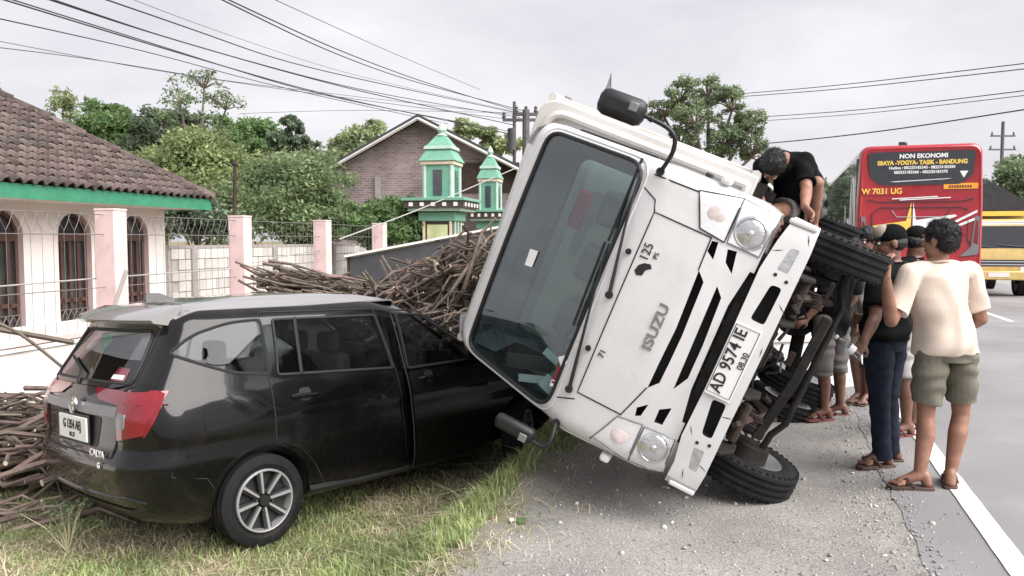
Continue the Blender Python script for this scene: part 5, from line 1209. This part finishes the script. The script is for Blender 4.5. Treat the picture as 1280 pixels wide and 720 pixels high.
MB().box((-2.5, 0, .72), (5, .9, .25)).build('chassis_frame', 'chassis', yt)
for x in (-.85, -4.2):
    for sg in (-1, 1): wheel(yt, Matrix.Translation((x, sg * .85, .40)) @ (Matrix.Identity(4) if sg > 0 else Matrix.Rotation(math.pi, 4, 'Z')), .40, .24, .24)
for sg in (-1, 1): MB().box((-.1, sg * 1.2, 1.55), (.10, .18, .32)).tube([(-.1, sg * .98, 1.8), (-.1, sg * 1.2, 1.78), (-.1, sg * 1.2, 1.7)], .015, 5).build('side_mirror', 'bus_dark', yt)

# ================================================================ STICKS
def stick_mesh(ln, r, k):
    g_ = random.Random(k); b = [g_.uniform(-.085, .085) for _ in range(6)]
    pts = [(ln * (i / 4 - .5), ln * b[i % 3] * math.sin(i * 1.3 + k), ln * b[3 + i % 3] * math.sin(i * 1.7 + k)) for i in range(5)]
    mb = MB().tube(pts, [r * (1 - .11 * i) * (1 + .12 * g_.uniform(-1, 1)) for i in range(5)], 6)
    mb.m = [0] * (len(mb.f) - 2) + [1, 1]; return mb
SM = [stick_mesh(.80 + .11 * k, .011 + .0034 * ((k * 2) % 5), k) for k in range(9)]
SH = [m_.mesh('stick', ['stick', 'cut_wood']) for m_ in SM]
def put_sticks(n, spots, label, group, mass):
    """spots() -> (matrix); the first n single sticks are things, the rest one heap"""
    for i in range(n):
        o = bpy.data.objects.new('stick', SH[i % 9]); C.objects.link(o); o.matrix_world = spots(i, n); tag(o, label, 'stick', group)
    mb = MB()
    for i in range(mass):
        m_ = SM[rng.randrange(9)]; mb.add(m_.v, m_.f, 0, spots(None, n))
    o = mb.build('stick_heap', 'stick_mass'); tag(o, kind='stuff')
def along(c, d, roll=0, s=1):
    d = Vector(d).normalized(); return Matrix.Translation(c) @ d.to_track_quat('X', 'Z').to_matrix().to_4x4() @ Matrix.Diagonal((s, 1, 1, 1))
def left_pile(i, n):
    x = rng.uniform(-5.0, -2.95); y = 6.25 + rng.gauss(0, .28); top = .70 * (1 - .18 * max(0, x + 3.7)) - .55 * max(0, y - 6.6)
    if i is None: z = rng.uniform(0, .9) * top; y += .16
    else: z = top * (i / n) ** .8 + rng.gauss(0, .025); y = 6.02 - .25 * rng.random() + (.5 * (i / n) ** 2)
    if i is not None and i < 26: y -= .45; z = rng.uniform(.02, .13); x = rng.uniform(-4.4, -3.0)
    a = rng.gauss(.12, .28) if rng.random() < .7 else rng.uniform(-1.5, 1.5)
    return along((x, y, GZ + .03 + max(.0, z)), (math.cos(a), math.sin(a) * 1.0, rng.gauss(.02, .10)), s=rng.uniform(.45, 1.0))
put_sticks(140, left_pile, 'bare brown stick in the heap left of the black car', 'sticks heaped left of the car', 330)
def back_pile(i, n):
    if (i is None and rng.random() < .34) or (i is not None and i % 9 < 4):              # bundle on the left, thick stems slanting down to the right
        f = rng.random(); k = rng.random(); u = 425 + 58 * (k - .5) * 2; v = lerp([(320, 352), (365, 334), (420, 342), (470, 356)], u) + 50 * f
        if i is None: v += 9
        Y = 9.3 - .5 * f + rng.gauss(0, .08) + (.4 if i is None else 0); c = P(u, v, Y); d = (1, rng.gauss(.25, .25), rng.gauss(-.26, .09))
        return along(c, d, s=rng.uniform(.5, 1.05))
    f = rng.random(); u = 455 + 175 * rng.random() ** .8
    top = lerp([(450, 358), (480, 354), (520, 341), (545, 318), (575, 302), (600, 294), (640, 302)], u)
    v = top + 3 + (412 - top) * f ** 1.1
    if i is None: v += 6
    Y = 8.9 - .7 * f + (.3 if i is None else 0) + rng.gauss(0, .1); c = P(u, v, Y); q = rng.random()
    if q < .5: d = (rng.gauss(.1, .35), -1, rng.gauss(-.05, .25)); c = c + Vector((0, .42, .03)); s = rng.uniform(.8, 1.1)
    elif q < .8: d = (1, rng.gauss(0, .7), rng.gauss(.1, .5)); s = rng.uniform(.3, .6)
    else: d = (.75, rng.gauss(0, .4), rng.gauss(.65, .3)); s = rng.uniform(.35, .8)
    return along(c, d, s=s)
put_sticks(160, back_pile, 'bare brown stick in the spilled load behind the car roof', 'sticks spilled from the truck', 620)
# solid core of the spilled load so nothing floats
mb = MB(); core = []
for i in range(15):
    u = 330 + 22 * i; top = lerp([(330, 400), (360, 378), (420, 378), (480, 374), (520, 357), (545, 334), (575, 318), (600, 310), (640, 318)], u)
    a = P(u, top, 9.4); core.append([(a.x, a.y, a.z), (a.x, a.y - .5, a.z - .25), (a.x, a.y - 1.1, GZ - .05), (a.x, a.y + 1.6, GZ - .05), (a.x, a.y + .8, a.z - .2)])
mb.loops([[Vector(q) for q in g_] for g_ in core]); tag(mb.build('stick_heap_core', 'stick_mass'), kind='stuff')
# white board fallen behind the men
wb = thing('white_board', 'white side board standing on the ground behind the men', 'board', Matrix.Translation((2.6, 8.35, -.06)) @ Matrix.Rotation(R(6), 4, 'Z') @ Matrix.Rotation(R(-12), 4, 'X'))
MB().box((.62, 0, .55), (1.35, .05, 1.12)).build('panel', 'white_paint', wb, bev=.01)
for z in (.06, .55, 1.05): MB().box((.62, -.035, z), (1.35, .03, .05)).build('rib', 'white_bed', wb, bev=.006)

# ================================================================ PEOPLE
def pz(u, Y, z): return Vector(((u - 640) / FPX * (Y * CP - (z - CAM_H) * SP), Y, z))
def wnoise(p, f): return noise.noise((p[0] * f, p[1] * f, p[2] * f))
def remesh(prims, vox, sm=4, wrinkle=None):
    me = bpy.data.meshes.new('tmp'); mb = MB()
    for f in prims: f(mb)
    me.from_pydata(mb.v, [], mb.f); o = bpy.data.objects.new('tmp', me); C.objects.link(o)
    m_ = o.modifiers.new('r', 'REMESH'); m_.mode = 'VOXEL'; m_.voxel_size = vox; m_.use_smooth_shade = True
    s_ = o.modifiers.new('s', 'SMOOTH'); s_.factor = .5; s_.iterations = sm
    bpy.context.view_layer.update()
    out = bpy.data.meshes.new_from_object(o.evaluated_get(bpy.context.evaluated_depsgraph_get()))
    bpy.data.objects.remove(o); bpy.data.meshes.remove(me)
    if wrinkle:
        n = len(out.vertices); co = np.empty(n * 3, np.float32); no = np.empty(n * 3, np.float32)
        out.vertices.foreach_get('co', co); out.vertices.foreach_get('normal', no); co = co.reshape(-1, 3); no = no.reshape(-1, 3)
        dd = np.array([wrinkle(p) for p in co], np.float32); co += no * dd[:, None]; out.vertices.foreach_set('co', co.ravel())
    out.polygons.foreach_set('use_smooth', np.ones(len(out.polygons), bool)); out.update(); return out
def cap(p, q, r0, r1):
    p, q = Vector(p), Vector(q)
    def f(mb): mb.cyl(p, q, r0, r1, 14); mb.ell(p, (r0,) * 3, 14, 8); mb.ell(q, (r1,) * 3, 14, 8)
    return f
def fru(p, q, r0, r1): return lambda mb: mb.cyl(p, q, r0, r1, 18)
def ell(c, r, B=None):
    return lambda mb: mb.ell((0, 0, 0), r, 16, 10, 0, Matrix.Translation(c) @ (B.to_4x4() if B else Matrix.Identity(4)))
def loft(rows):                       # (centre, right axis, forward axis, rx, ry)
    return lambda mb: mb.loops([[c + x * rx * math.cos(a) + y * ry * math.sin(a) for a in [2 * math.pi * i / 44 for i in range(44)]] for c, x, y, rx, ry in rows])
def person(label, o, J, k=1.0, skin='skin', top=None, bottom=None, shoes='sandal', vox=.008, capm=None, shirt_hem=-.10, sleeve=.62, leg=.95, hair=True, wide=1.0):
    o = Vector(o); G = {a: ([Vector(q) - o for q in b] if isinstance(b, (list, tuple)) else Vector(b) - o) for a, b in J.items() if a not in ('face', 'hup', 'toeL', 'toeR', 'hdL', 'hdR', 'body')}
    fwd = Vector(J['body']).normalized(); face = Vector(J['face']).normalized()
    hip, chest, neck, head = G['hip'], G['chest'], G['neck'], G['head']
    shL, shR = G['armL'][0], G['armR'][0]; hL, hR = G['legL'][0], G['legR'][0]
    xs = (shR - shL).normalized(); xh = (hR - hL).normalized()
    def ax(c0, c1, x): u = (c1 - c0).normalized(); y = u.cross(x).normalized() * 1; return y
    ys = ax(hip, neck, xs); yh = ax(hip, neck, xh)
    waist = (hip + chest) / 2; up = (neck - chest).normalized()
    def torso(e, lo=-.10, hi=1.0):
        r = [(hip + (hip - chest).normalized() * -lo * -1, xh, yh, .150 * k * wide + e, .110 * k + e)] if lo else []
        r += [(hip, xh, yh, .163 * k * wide + e, .118 * k + e), (waist, (xh + xs).normalized(), yh, .145 * k * wide + e, .108 * k + e), (chest, xs, ys, .168 * k * wide + e, .118 * k + e),
              (chest.lerp(neck, .55), xs, ys, .165 * k * wide + e, .102 * k + e), (chest.lerp(neck, .86), xs, ys, .105 * k + e, .078 * k + e), (neck, xs, ys, .058 * k + e * .6, .060 * k + e * .6)]
        return r
    B = [loft(torso(0)), cap(neck - up * .03, head - face * .015, .055 * k, .052 * k)]
    zf = face; xf = Vector((0, 0, 1)).cross(zf) * -1
    upv = Vector(J.get('hup', (0, 0, 1))) if 'hup' in J else Vector((0, 0, 1))
    xf = zf.cross(upv).normalized(); uf = xf.cross(zf).normalized(); Bh = Matrix((xf, zf, uf)).transposed()
    hp = lambda a, b, c: head + xf * a * k + zf * b * k + uf * c * k
    B += [ell(hp(0, -.008, .03), (.074 * k, .093 * k, .090 * k), Bh), ell(hp(0, .022, -.035), (.060 * k, .070 * k, .075 * k), Bh), ell(hp(0, .062, -.082), (.030 * k, .026 * k, .026 * k), Bh),
          cap(hp(0, .088, .02), hp(0, .104, -.022), .009 * k, .015 * k), ell(hp(0, .084, -.056), (.024 * k, .012 * k, .010 * k), Bh), cap(hp(-.035, .082, .033), hp(.035, .082, .033), .011 * k, .011 * k)]
    for s in (-1, 1): B.append(ell(hp(s * .075, -.005, -.005), (.011 * k, .022 * k, .032 * k), Bh))
    for side, s in (('L', -1), ('R', 1)):
        a = G['arm' + side]; l = G['leg' + side]
        B += [cap(a[0], a[1], .050 * k, .041 * k), cap(a[1], a[1].lerp(a[2], .3), .040 * k, .041 * k), cap(a[1].lerp(a[2], .3), a[2], .041 * k, .027 * k), ell(a[0], (.058 * k,) * 3)]
        hd = Vector(J['hd' + side]).normalized(); pn = (xs if abs(hd.dot(xs)) < .8 else ys); pw = hd.cross(pn).normalized(); pn = pw.cross(hd).normalized()
        w0 = a[2]; pl_ = w0 + hd * .085 * k
        for q in (-.027, -.009, .009, .027): B.append(cap(w0 + pw * q * .6 * k, pl_ + pw * q * k, .017 * k, .0135 * k))
        for i, (q, ln) in enumerate(((-.030, .060), (-.010, .074), (.010, .070), (.029, .054))):
            b0 = pl_ + pw * q * k; b1 = b0 + (hd * .8 + pn * .38 * (1 if i % 2 else .8) + pw * q * 2).normalized() * ln * .5 * k; b2 = b1 + (hd * .45 + pn * .8).normalized() * ln * .5 * k
            B += [cap(b0, b1, .0105 * k, .0095 * k), cap(b1, b2, .0095 * k, .008 * k)]
        t0 = w0 + pw * .022 * k + hd * .025 * k; t1 = t0 + (pw * .7 + hd * .6 + pn * .3).normalized() * .045 * k; B += [cap(t0, t1, .014 * k, .011 * k), cap(t1, t1 + (hd * .8 + pn * .5).normalized() * .032 * k, .011 * k, .009 * k)]
        kn, an = l[1], l[2]; td = Vector(J['toe' + side]).normalized(); cf = kn.lerp(an, .32) - (td * .012 * k)
        B += [cap(l[0], kn, .082 * k, .052 * k), cap(kn, cf, .050 * k, .056 * k), cap(cf, an, .056 * k, .034 * k)]
        z0 = an - Vector((0, 0, .045 * k)); tx = td.cross(Vector((0, 0, 1)))
        B += [cap(an - td * .03 * k, z0 - td * .045 * k, .034 * k, .032 * k), cap(an + td * .01 * k, z0 + td * .11 * k, .036 * k, .024 * k)]
        for i, q in enumerate((-.034, -.017, 0, .016, .032)): B.append(cap(z0 + td * .10 * k + tx * q * k - Vector((0, 0, .004)), z0 + td * (.158 - .010 * abs(i - (1 if s > 0 else 3))) * k + tx * q * 1.15 * k - Vector((0, 0, .012 * k)), .015 * k, .011 * k))
    body = bpy.data.objects.new('person', remesh(B, vox, 3)); C.objects.link(body); body.location = o; body.data.materials.append(M[skin]); tag(body, label, 'person')
    def child(name, prims, m_, v=vox, sm=4, wr=None):
        me = remesh(prims, v, sm, wr); me.materials.append(M[m_]); c = bpy.data.objects.new(name, me); C.objects.link(c); c.parent = body; return c
    sd_ = rng.random() * 50
    if top:
        S = []; d = (hip - chest).normalized()
        rows = torso(.020 * k)[1:]
        rows = [(hip + d * -shirt_hem * k, xh, yh, .178 * k * wide + .02, .128 * k + .02)] + [(c, x, y, rx + (.012 if i < 2 else 0), ry + (.016 if i < 2 else 0)) for i, (c, x, y, rx, ry) in enumerate(rows)]
        rows[-1] = (neck - up * .012, xs, ys, .075 * k, .078 * k)
        S.append(loft(rows))
        for side in 'LR':
            a = G['arm' + side]; e = a[0].lerp(a[1], sleeve / .62 * .78); S += [cap(a[0], a[0].lerp(e, .4), .071 * k, .068 * k), fru(a[0].lerp(e, .3), e, .066 * k, .073 * k), cap(chest.lerp(neck, .78), a[0], .060 * k, .066 * k)]
        def wr(p):
            q = Vector(p); hgt = (q - hip).dot(up); lat = (q - hip).dot(xs); dep = (q - hip).dot(ys)
            w0 = math.sin((hgt * 26 + lat * 9 * math.sin(sd_) + 4 * wnoise(q + Vector((sd_, 0, 0)), 4))) * .010 * smooth(.42, .05, hgt)
            w1 = math.sin(lat * 40 + dep * 30 + hgt * 8 + 5 * wnoise(q + Vector((0, sd_, 0)), 3.5)) * .0055
            return (w0 + w1 + .010 * wnoise(q + Vector((sd_, 3, 0)), 7)) * k
        sh_ = child('shirt', S, top, wr=wr); nc = neck - up * .020
        MB().tube([nc + xs * .072 * k * math.cos(a) + ys * .074 * k * math.sin(a) - up * .012 * math.sin(a) for a in [i * .2618 for i in range(24)]], .0075, 6, closed=True).build('collar', top, sh_)
    if bottom:
        Pn = [loft([(hip + (hip - chest).normalized() * .10 * k, xh, yh, .165 * k, .125 * k), (hip, xh, yh, .172 * k * wide + .010, .126 * k + .010), (hip.lerp(chest, .32), xh, yh, .155 * k * wide + .008, .115 * k + .006)])]
        for side in 'LR':
            l = G['leg' + side]; jean = leg > 1.2
            e = l[0].lerp(l[1], leg) if not jean else l[1]
            Pn += [cap(l[0], l[0].lerp(e, .3), .098 * k, .099 * k), fru(l[0].lerp(e, .2), e, .100 * k, (.068 if jean else .094) * k)]
            if not jean and leg > .98: Pn.append(fru(l[0].lerp(l[1], .9), l[1].lerp(l[2], (leg - 1) * 2), .09 * k, .085 * k))
            if jean: Pn += [cap(l[1], l[1], .068 * k, .068 * k), fru(l[1], l[1].lerp(l[2], 1.02) - Vector((0, 0, .02)), .068 * k, .062 * k)]
        def wr2(p):
            q = Vector(p); return ((.010 if leg <= 1.2 else .006) * wnoise(q + Vector((sd_, 1, 0)), 8) + (.006 if leg <= 1.2 else .002) * math.sin(q.z * 55 + 5 * wnoise(q, 5) + sd_)) * k
        child('shorts' if leg <= 1.2 else 'jeans', Pn, bottom, wr=wr2)
    if hair and not capm:
        H = [ell(hp(0, -.014, .042), (.083 * k, .098 * k, .092 * k), Bh), ell(hp(0, -.045, -.005), (.076 * k, .068 * k, .072 * k), Bh)]
        for i in range(150):
            a, b = rng.uniform(0, 6.28), rng.uniform(-.5, 1.3)
            n_ = Vector((math.cos(a) * math.cos(b), math.sin(a) * math.cos(b), math.sin(b)))
            if n_.y > .45 and n_.z < .55: continue
            H.append(ell(hp(n_.x * .078, n_.y * .095 - .014, n_.z * .088 + .04), (.012 * k, .012 * k, .012 * k), Bh))
        hc = child('hair', H, 'hair', .006, 2, lambda p: .004 * wnoise(p, 60))
        n = len(hc.data.vertices); co = np.empty(n * 3, np.float32); no = np.empty(n * 3, np.float32); hc.data.vertices.foreach_get('co', co); hc.data.vertices.foreach_get('normal', no)
        co = co.reshape(-1, 3); no = no.reshape(-1, 3); ix = nr.randint(0, n, 3200 if vox < .008 else 900); b_ = co[ix]; d_ = no[ix] * .55 + nr.randn(len(ix), 3) * .38 - np.array(uf) * .35; d_ /= np.linalg.norm(d_, axis=1)[:, None]
        sd3 = np.cross(d_, nr.randn(len(ix), 3)); sd3 /= np.linalg.norm(sd3, axis=1)[:, None]; ln = (.012 + .022 * nr.rand(len(ix)))[:, None]
        V = np.stack([b_ - sd3 * .0011, b_ + sd3 * .0011, b_ + d_ * ln - no[ix] * .004], 1); F_ = (np.arange(len(ix)) * 3)[:, None] + np.arange(3)[None]
        quick_mesh('hair_strands', V.reshape(-1, 3), F_, 'hair', hc, kind='stuff')
    if capm:
        cm, front = capm; H = [ell(hp(0, -.01, .055), (.084 * k, .103 * k, .080 * k), Bh), ell(hp(0, -.01, .040), (.085 * k, .104 * k, .03 * k), Bh)]
        for i in range(7): a = (i - 3) * .26; H.append(cap(hp(math.sin(a) * .06, .07, .045), hp(math.sin(a) * .085, .07 + .085 * math.cos(a), .035), .010, .006))
        c = child('cap', H, cm, .006, 2)
        if front: child('cap_front', [ell(hp(0, .042, .075), (.062 * k, .062 * k, .062 * k), Bh)], front, .006, 2)
        child('hair', [ell(hp(0, -.030, .0), (.079 * k, .080 * k, .06 * k), Bh)], 'hair', .006, 2, lambda p: .005 * wnoise(p, 60))
    for s in (-1, 1): MB().ell(hp(s * .031, .081, .012), (.012 * k, .008 * k, .009 * k), 8, 6).build('eye', 'eye_white', body); 
    if shoes:
        for side in 'LR':
            l = G['leg' + side]; td = Vector(J['toe' + side]).normalized(); tx = td.cross(Vector((0, 0, 1))); z0 = l[2] - Vector((0, 0, .078 * k))
            pl_ = [(-.085, .030), (-.06, .042), (.05, .040), (.12, .050), (.165, .042), (.185, .015), (.185, -.015), (.165, -.042), (.12, -.050), (.05, -.040), (-.06, -.042), (-.085, -.030)]
            so = MB().prism(pl_, lambda a, b, d: z0 + td * a * k + tx * b * k + Vector((0, 0, d)), -.012, .010).build('sandal', shoes, body, bev=.003)
            MB().tube([z0 + td * .03 + tx * .045 + Vector((0, 0, .01)), z0 + td * .075 + tx * .028 + Vector((0, 0, .062)), z0 + td * .125 + Vector((0, 0, .035)), z0 + td * .075 - tx * .03 + Vector((0, 0, .062)), z0 + td * .03 - tx * .045 + Vector((0, 0, .01))], .008, 5).build('strap', shoes, so)
    return body
def gz(u, Y): q = pz(u, Y, 0); return max(ground_h(q.x, q.y), -.002 if s_of(q.x, q.y) < 0 else -9)
# A: man in the beige T-shirt, seen from behind
z = 0.004
person('man from behind in beige T-shirt and olive shorts, hand raised', pz(1170, 4.9, z), dict(
    hip=pz(1182, 4.92, .90), chest=pz(1172, 4.91, 1.20), neck=pz(1172, 4.90, 1.43), head=pz(1175, 4.88, 1.545), body=(-.25, .95, 0), face=(-.55, .83, -.05),
    armL=[pz(1138, 4.84, 1.345), pz(1114, 4.80, 1.065), pz(1107, 4.66, 1.335)], hdL=(.02, .10, 1), armR=[pz(1212, 4.97, 1.345), pz(1226, 4.96, 1.06), pz(1206, 5.17, .98)], hdR=(-.5, .8, .1),
    legL=[pz(1164, 4.90, .86), pz(1157, 4.93, .46), pz(1149, 4.90, z + .085)], toeL=(-.93, .2, 0), legR=[pz(1201, 4.94, .86), pz(1201, 4.98, .46), pz(1188, 4.95, z + .085)], toeR=(.38, .75, 0)),
    k=1.0, top='shirt_beige', bottom='shorts_olive', vox=.0065, shirt_hem=-.05, sleeve=.64, leg=.80, wide=1.04)
# B: man with the cap and jeans, water bottle in hand
z = gz(1103, 5.42)
person('man in black T-shirt, jeans and two-tone cap holding a bottle', pz(1105, 5.45, z), dict(
    hip=pz(1107, 5.46, .90), chest=pz(1110, 5.46, 1.20), neck=pz(1116, 5.45, 1.41), head=pz(1113, 5.44, 1.525), body=(-.8, .6, 0), face=(-.95, .15, -.12),
    armL=[pz(1097, 5.32, 1.335), pz(1094, 5.20, 1.05), pz(1080, 5.12, .90)], hdL=(-.55, -.05, -.8), armR=[pz(1133, 5.58, 1.335), pz(1118, 5.75, 1.06), pz(1094, 5.72, .98)], hdR=(-.9, .1, 0),
    legL=[pz(1099, 5.40, .85), pz(1099, 5.38, .46), pz(1103, 5.40, z + .085)], toeL=(-.9, -.1, 0), legR=[pz(1115, 5.52, .85), pz(1110, 5.52, .46), pz(1113, 5.55, z + .085)], toeR=(-.9, .2, 0)),
    k=1.0, skin='skin_dark', top='shirt_black', bottom='denim', vox=.007, capm=('shirt_black', 'shorts_khaki'), shirt_hem=-.03, leg=2, wide=1.0)
bt = thing('water_bottle', 'clear plastic water bottle held by the man in jeans', 'bottle', along(pz(1062, 5.08, .86), (-.62, .1, .55)))
MB().lathe([(0, -.10), (.030, -.10), (.033, -.09), (.031, -.06), (.033, -.05), (.031, -.02), (.033, -.01), (.033, .04), (.014, .085), (.013, .10), (0, .10)], (0, 0, 0), (1, 0, 0), 16).build('bottle_body', 'clear_plastic', bt); MB().cyl((.10, 0, 0), (.118, 0, 0), .015, n=12).build('bottle_cap', 'sticker_white', bt); MB().lathe([(.0336, -.03), (.0336, .01), (.0330, .01), (.0330, -.03)], (0, 0, 0), (1, 0, 0), 16).build('bottle_label', 'sticker_white', bt)
# C: dark shirt and grey three-quarter shorts, head behind the raised tyre
z = gz(1036, 6.95)
person('man in black shirt and grey shorts, head hidden by the raised tyre', pz(1036, 6.95, z), dict(
    hip=pz(1038, 6.98, .88), chest=pz(1045, 6.95, 1.15), neck=pz(1056, 6.92, 1.35), head=pz(1062, 6.88, 1.45), body=(-.75, .55, 0), face=(-.8, .5, -.3),
    armL=[pz(1040, 6.82, 1.28), pz(1026, 6.75, 1.02), pz(1010, 6.75, .90)], hdL=(-.8, 0, -.5), armR=[pz(1068, 7.08, 1.28), pz(1066, 7.15, 1.02), pz(1050, 7.2, .9)], hdR=(-.8, .2, -.4),
    legL=[pz(1030, 6.90, .84), pz(1028, 6.88, .46), pz(1031, 6.92, z + .085)], toeL=(-.95, -.1, 0), legR=[pz(1048, 7.05, .84), pz(1047, 7.05, .46), pz(1050, 7.1, z + .085)], toeR=(-.9, .2, 0)),
    k=.98, skin='skin_dark', top='shirt_black', bottom='shorts_grey', vox=.009, shoes='sandal_red', shirt_hem=-.14, leg=1.10)
# D: khaki shorts behind
z = gz(1073, 7.45)
person('man in grey shirt and khaki shorts standing behind the raised tyre', pz(1075, 7.45, z), dict(
    hip=pz(1080, 7.5, .90), chest=pz(1082, 7.5, 1.20), neck=pz(1083, 7.48, 1.43), head=pz(1084, 7.46, 1.545), body=(-.5, -.6, 0), face=(-.7, -.4, -.3),
    armL=[pz(1100, 7.40, 1.35), pz(1108, 7.38, 1.06), pz(1100, 7.25, .86)], hdL=(-.3, -.5, -.8), armR=[pz(1066, 7.6, 1.35), pz(1066, 7.55, 1.04), pz(1072, 7.4, .82)], hdR=(0, -.3, -.9),
    legL=[pz(1088, 7.45, .86), pz(1086, 7.40, .46), pz(1084, 7.5, z + .085)], toeL=(-.6, -.6, 0), legR=[pz(1072, 7.55, .86), pz(1068, 7.5, .46), pz(1074, 7.55, z + .085)], toeR=(-.8, -.4, 0)),
    k=1.0, skin='skin_dark', top='shirt_grey', bottom='shorts_khaki', vox=.009, shirt_hem=-.08, leg=.9)
# E: behind the beige man
z = gz(1134, 6.3)
person('man in dark shirt, pale shorts and black cap behind the beige shirt', pz(1134, 6.3, z), dict(
    hip=pz(1136, 6.32, .90), chest=pz(1138, 6.32, 1.20), neck=pz(1142, 6.32, 1.42), head=pz(1146, 6.30, 1.53), body=(-.9, .2, 0), face=(.85, .3, -.25),
    armL=[pz(1134, 6.16, 1.34), pz(1126, 6.1, 1.06), pz(1118, 6.1, .9)], hdL=(-.8, 0, -.5), armR=[pz(1146, 6.5, 1.34), pz(1144, 6.55, 1.06), pz(1130, 6.55, .95)], hdR=(-.8, 0, -.3),
    legL=[pz(1132, 6.25, .86), pz(1130, 6.22, .46), pz(1133, 6.25, z + .085)], toeL=(-.9, -.2, 0), legR=[pz(1142, 6.4, .86), pz(1139, 6.4, .46), pz(1142, 6.45, z + .085)], toeR=(-.9, .1, 0)),
    k=.99, skin='skin_dark', top='shirt_black', bottom='shorts_pale', vox=.009, shoes='sandal_red', capm=('shirt_black', 'sticker_white'), shirt_hem=-.08, leg=.95)
# F: man crouching on the upturned side of the truck
person('man in black T-shirt crouching on top of the tipped truck', P(990, 262, 5.5), dict(
    hip=P(1002, 254, 5.95), chest=P(993, 212, 5.74), neck=P(978, 197, 5.58), head=P(965, 208, 5.46), body=(-.2, -.9, -.2), face=(-.22, -.20, -.95), hup=(-.2, -.93, .25),
    armL=[P(1005, 203, 5.56), P(1008, 237, 5.42), P(1006, 259, 5.22)], hdL=(.25, -.5, -.5), armR=[P(953, 210, 5.56), P(944, 236, 5.56), P(955, 262, 5.5)], hdR=(.3, -.3, -.5),
    legL=[P(1010, 260, 5.92), P(1021, 229, 5.64), P(1016, 284, 5.80)], toeL=(.1, -1, -.2), legR=[P(992, 262, 5.95), P(968, 264, 5.66), P(976, 310, 5.80)], toeR=(0, -1, -.2)),
    k=.97, top='shirt_black', bottom='shorts_grey', vox=.007, shirt_hem=-.02, leg=.62, shoes='sandal')
# flagstick behind the mirror
fl = thing('flag_pole', 'tiny flag on a thin pole above the black mirror', 'flag', Matrix.Translation((P(760, 300, 14).x, 14, GZ)))
h_ = P(762, 92, 14).z - GZ; MB().cyl((0, 0, 0), (.03, 0, h_), .016, .01, 6).build('pole', 'pole_metal', fl)
MB().prism([(.02, 0), (.0, -.25), (-.10, -.30), (-.03, -.12)], lambda a, b, d: (a + .01, d, h_ - .02 + b), -.004, .004).build('flag', 'silver_print', fl)
# a rag, a green scrap and stones by the verge
for (u, v, m_, lb, sz_) in ((652, 634, 'leaf_bright', 'crumpled green leaf scrap on the verge edge', .035), (640, 645, 'litter_mat', 'small pale paper scrap beside the green leaf', .02), (545, 672, 'litter_mat', 'pale stone lying in the dry grass', .035)):
    q = P(u, v, 4.55); q = Vector((q.x, q.y, 0)); d = (Vector((q.x, q.y, ground_h(q.x, q.y))))
    mb = MB(); vs = [Vector(p) * sz_ * rng.uniform(.6, 1.3) for p in ico]; mb.add([d + Vector((p.x, p.y, p.z * .5 + .02)) for p in vs], icof)
    tag(mb.build('scrap' if 'stone' not in lb else 'stone', m_), lb, 'scrap' if 'stone' not in lb else 'stone')
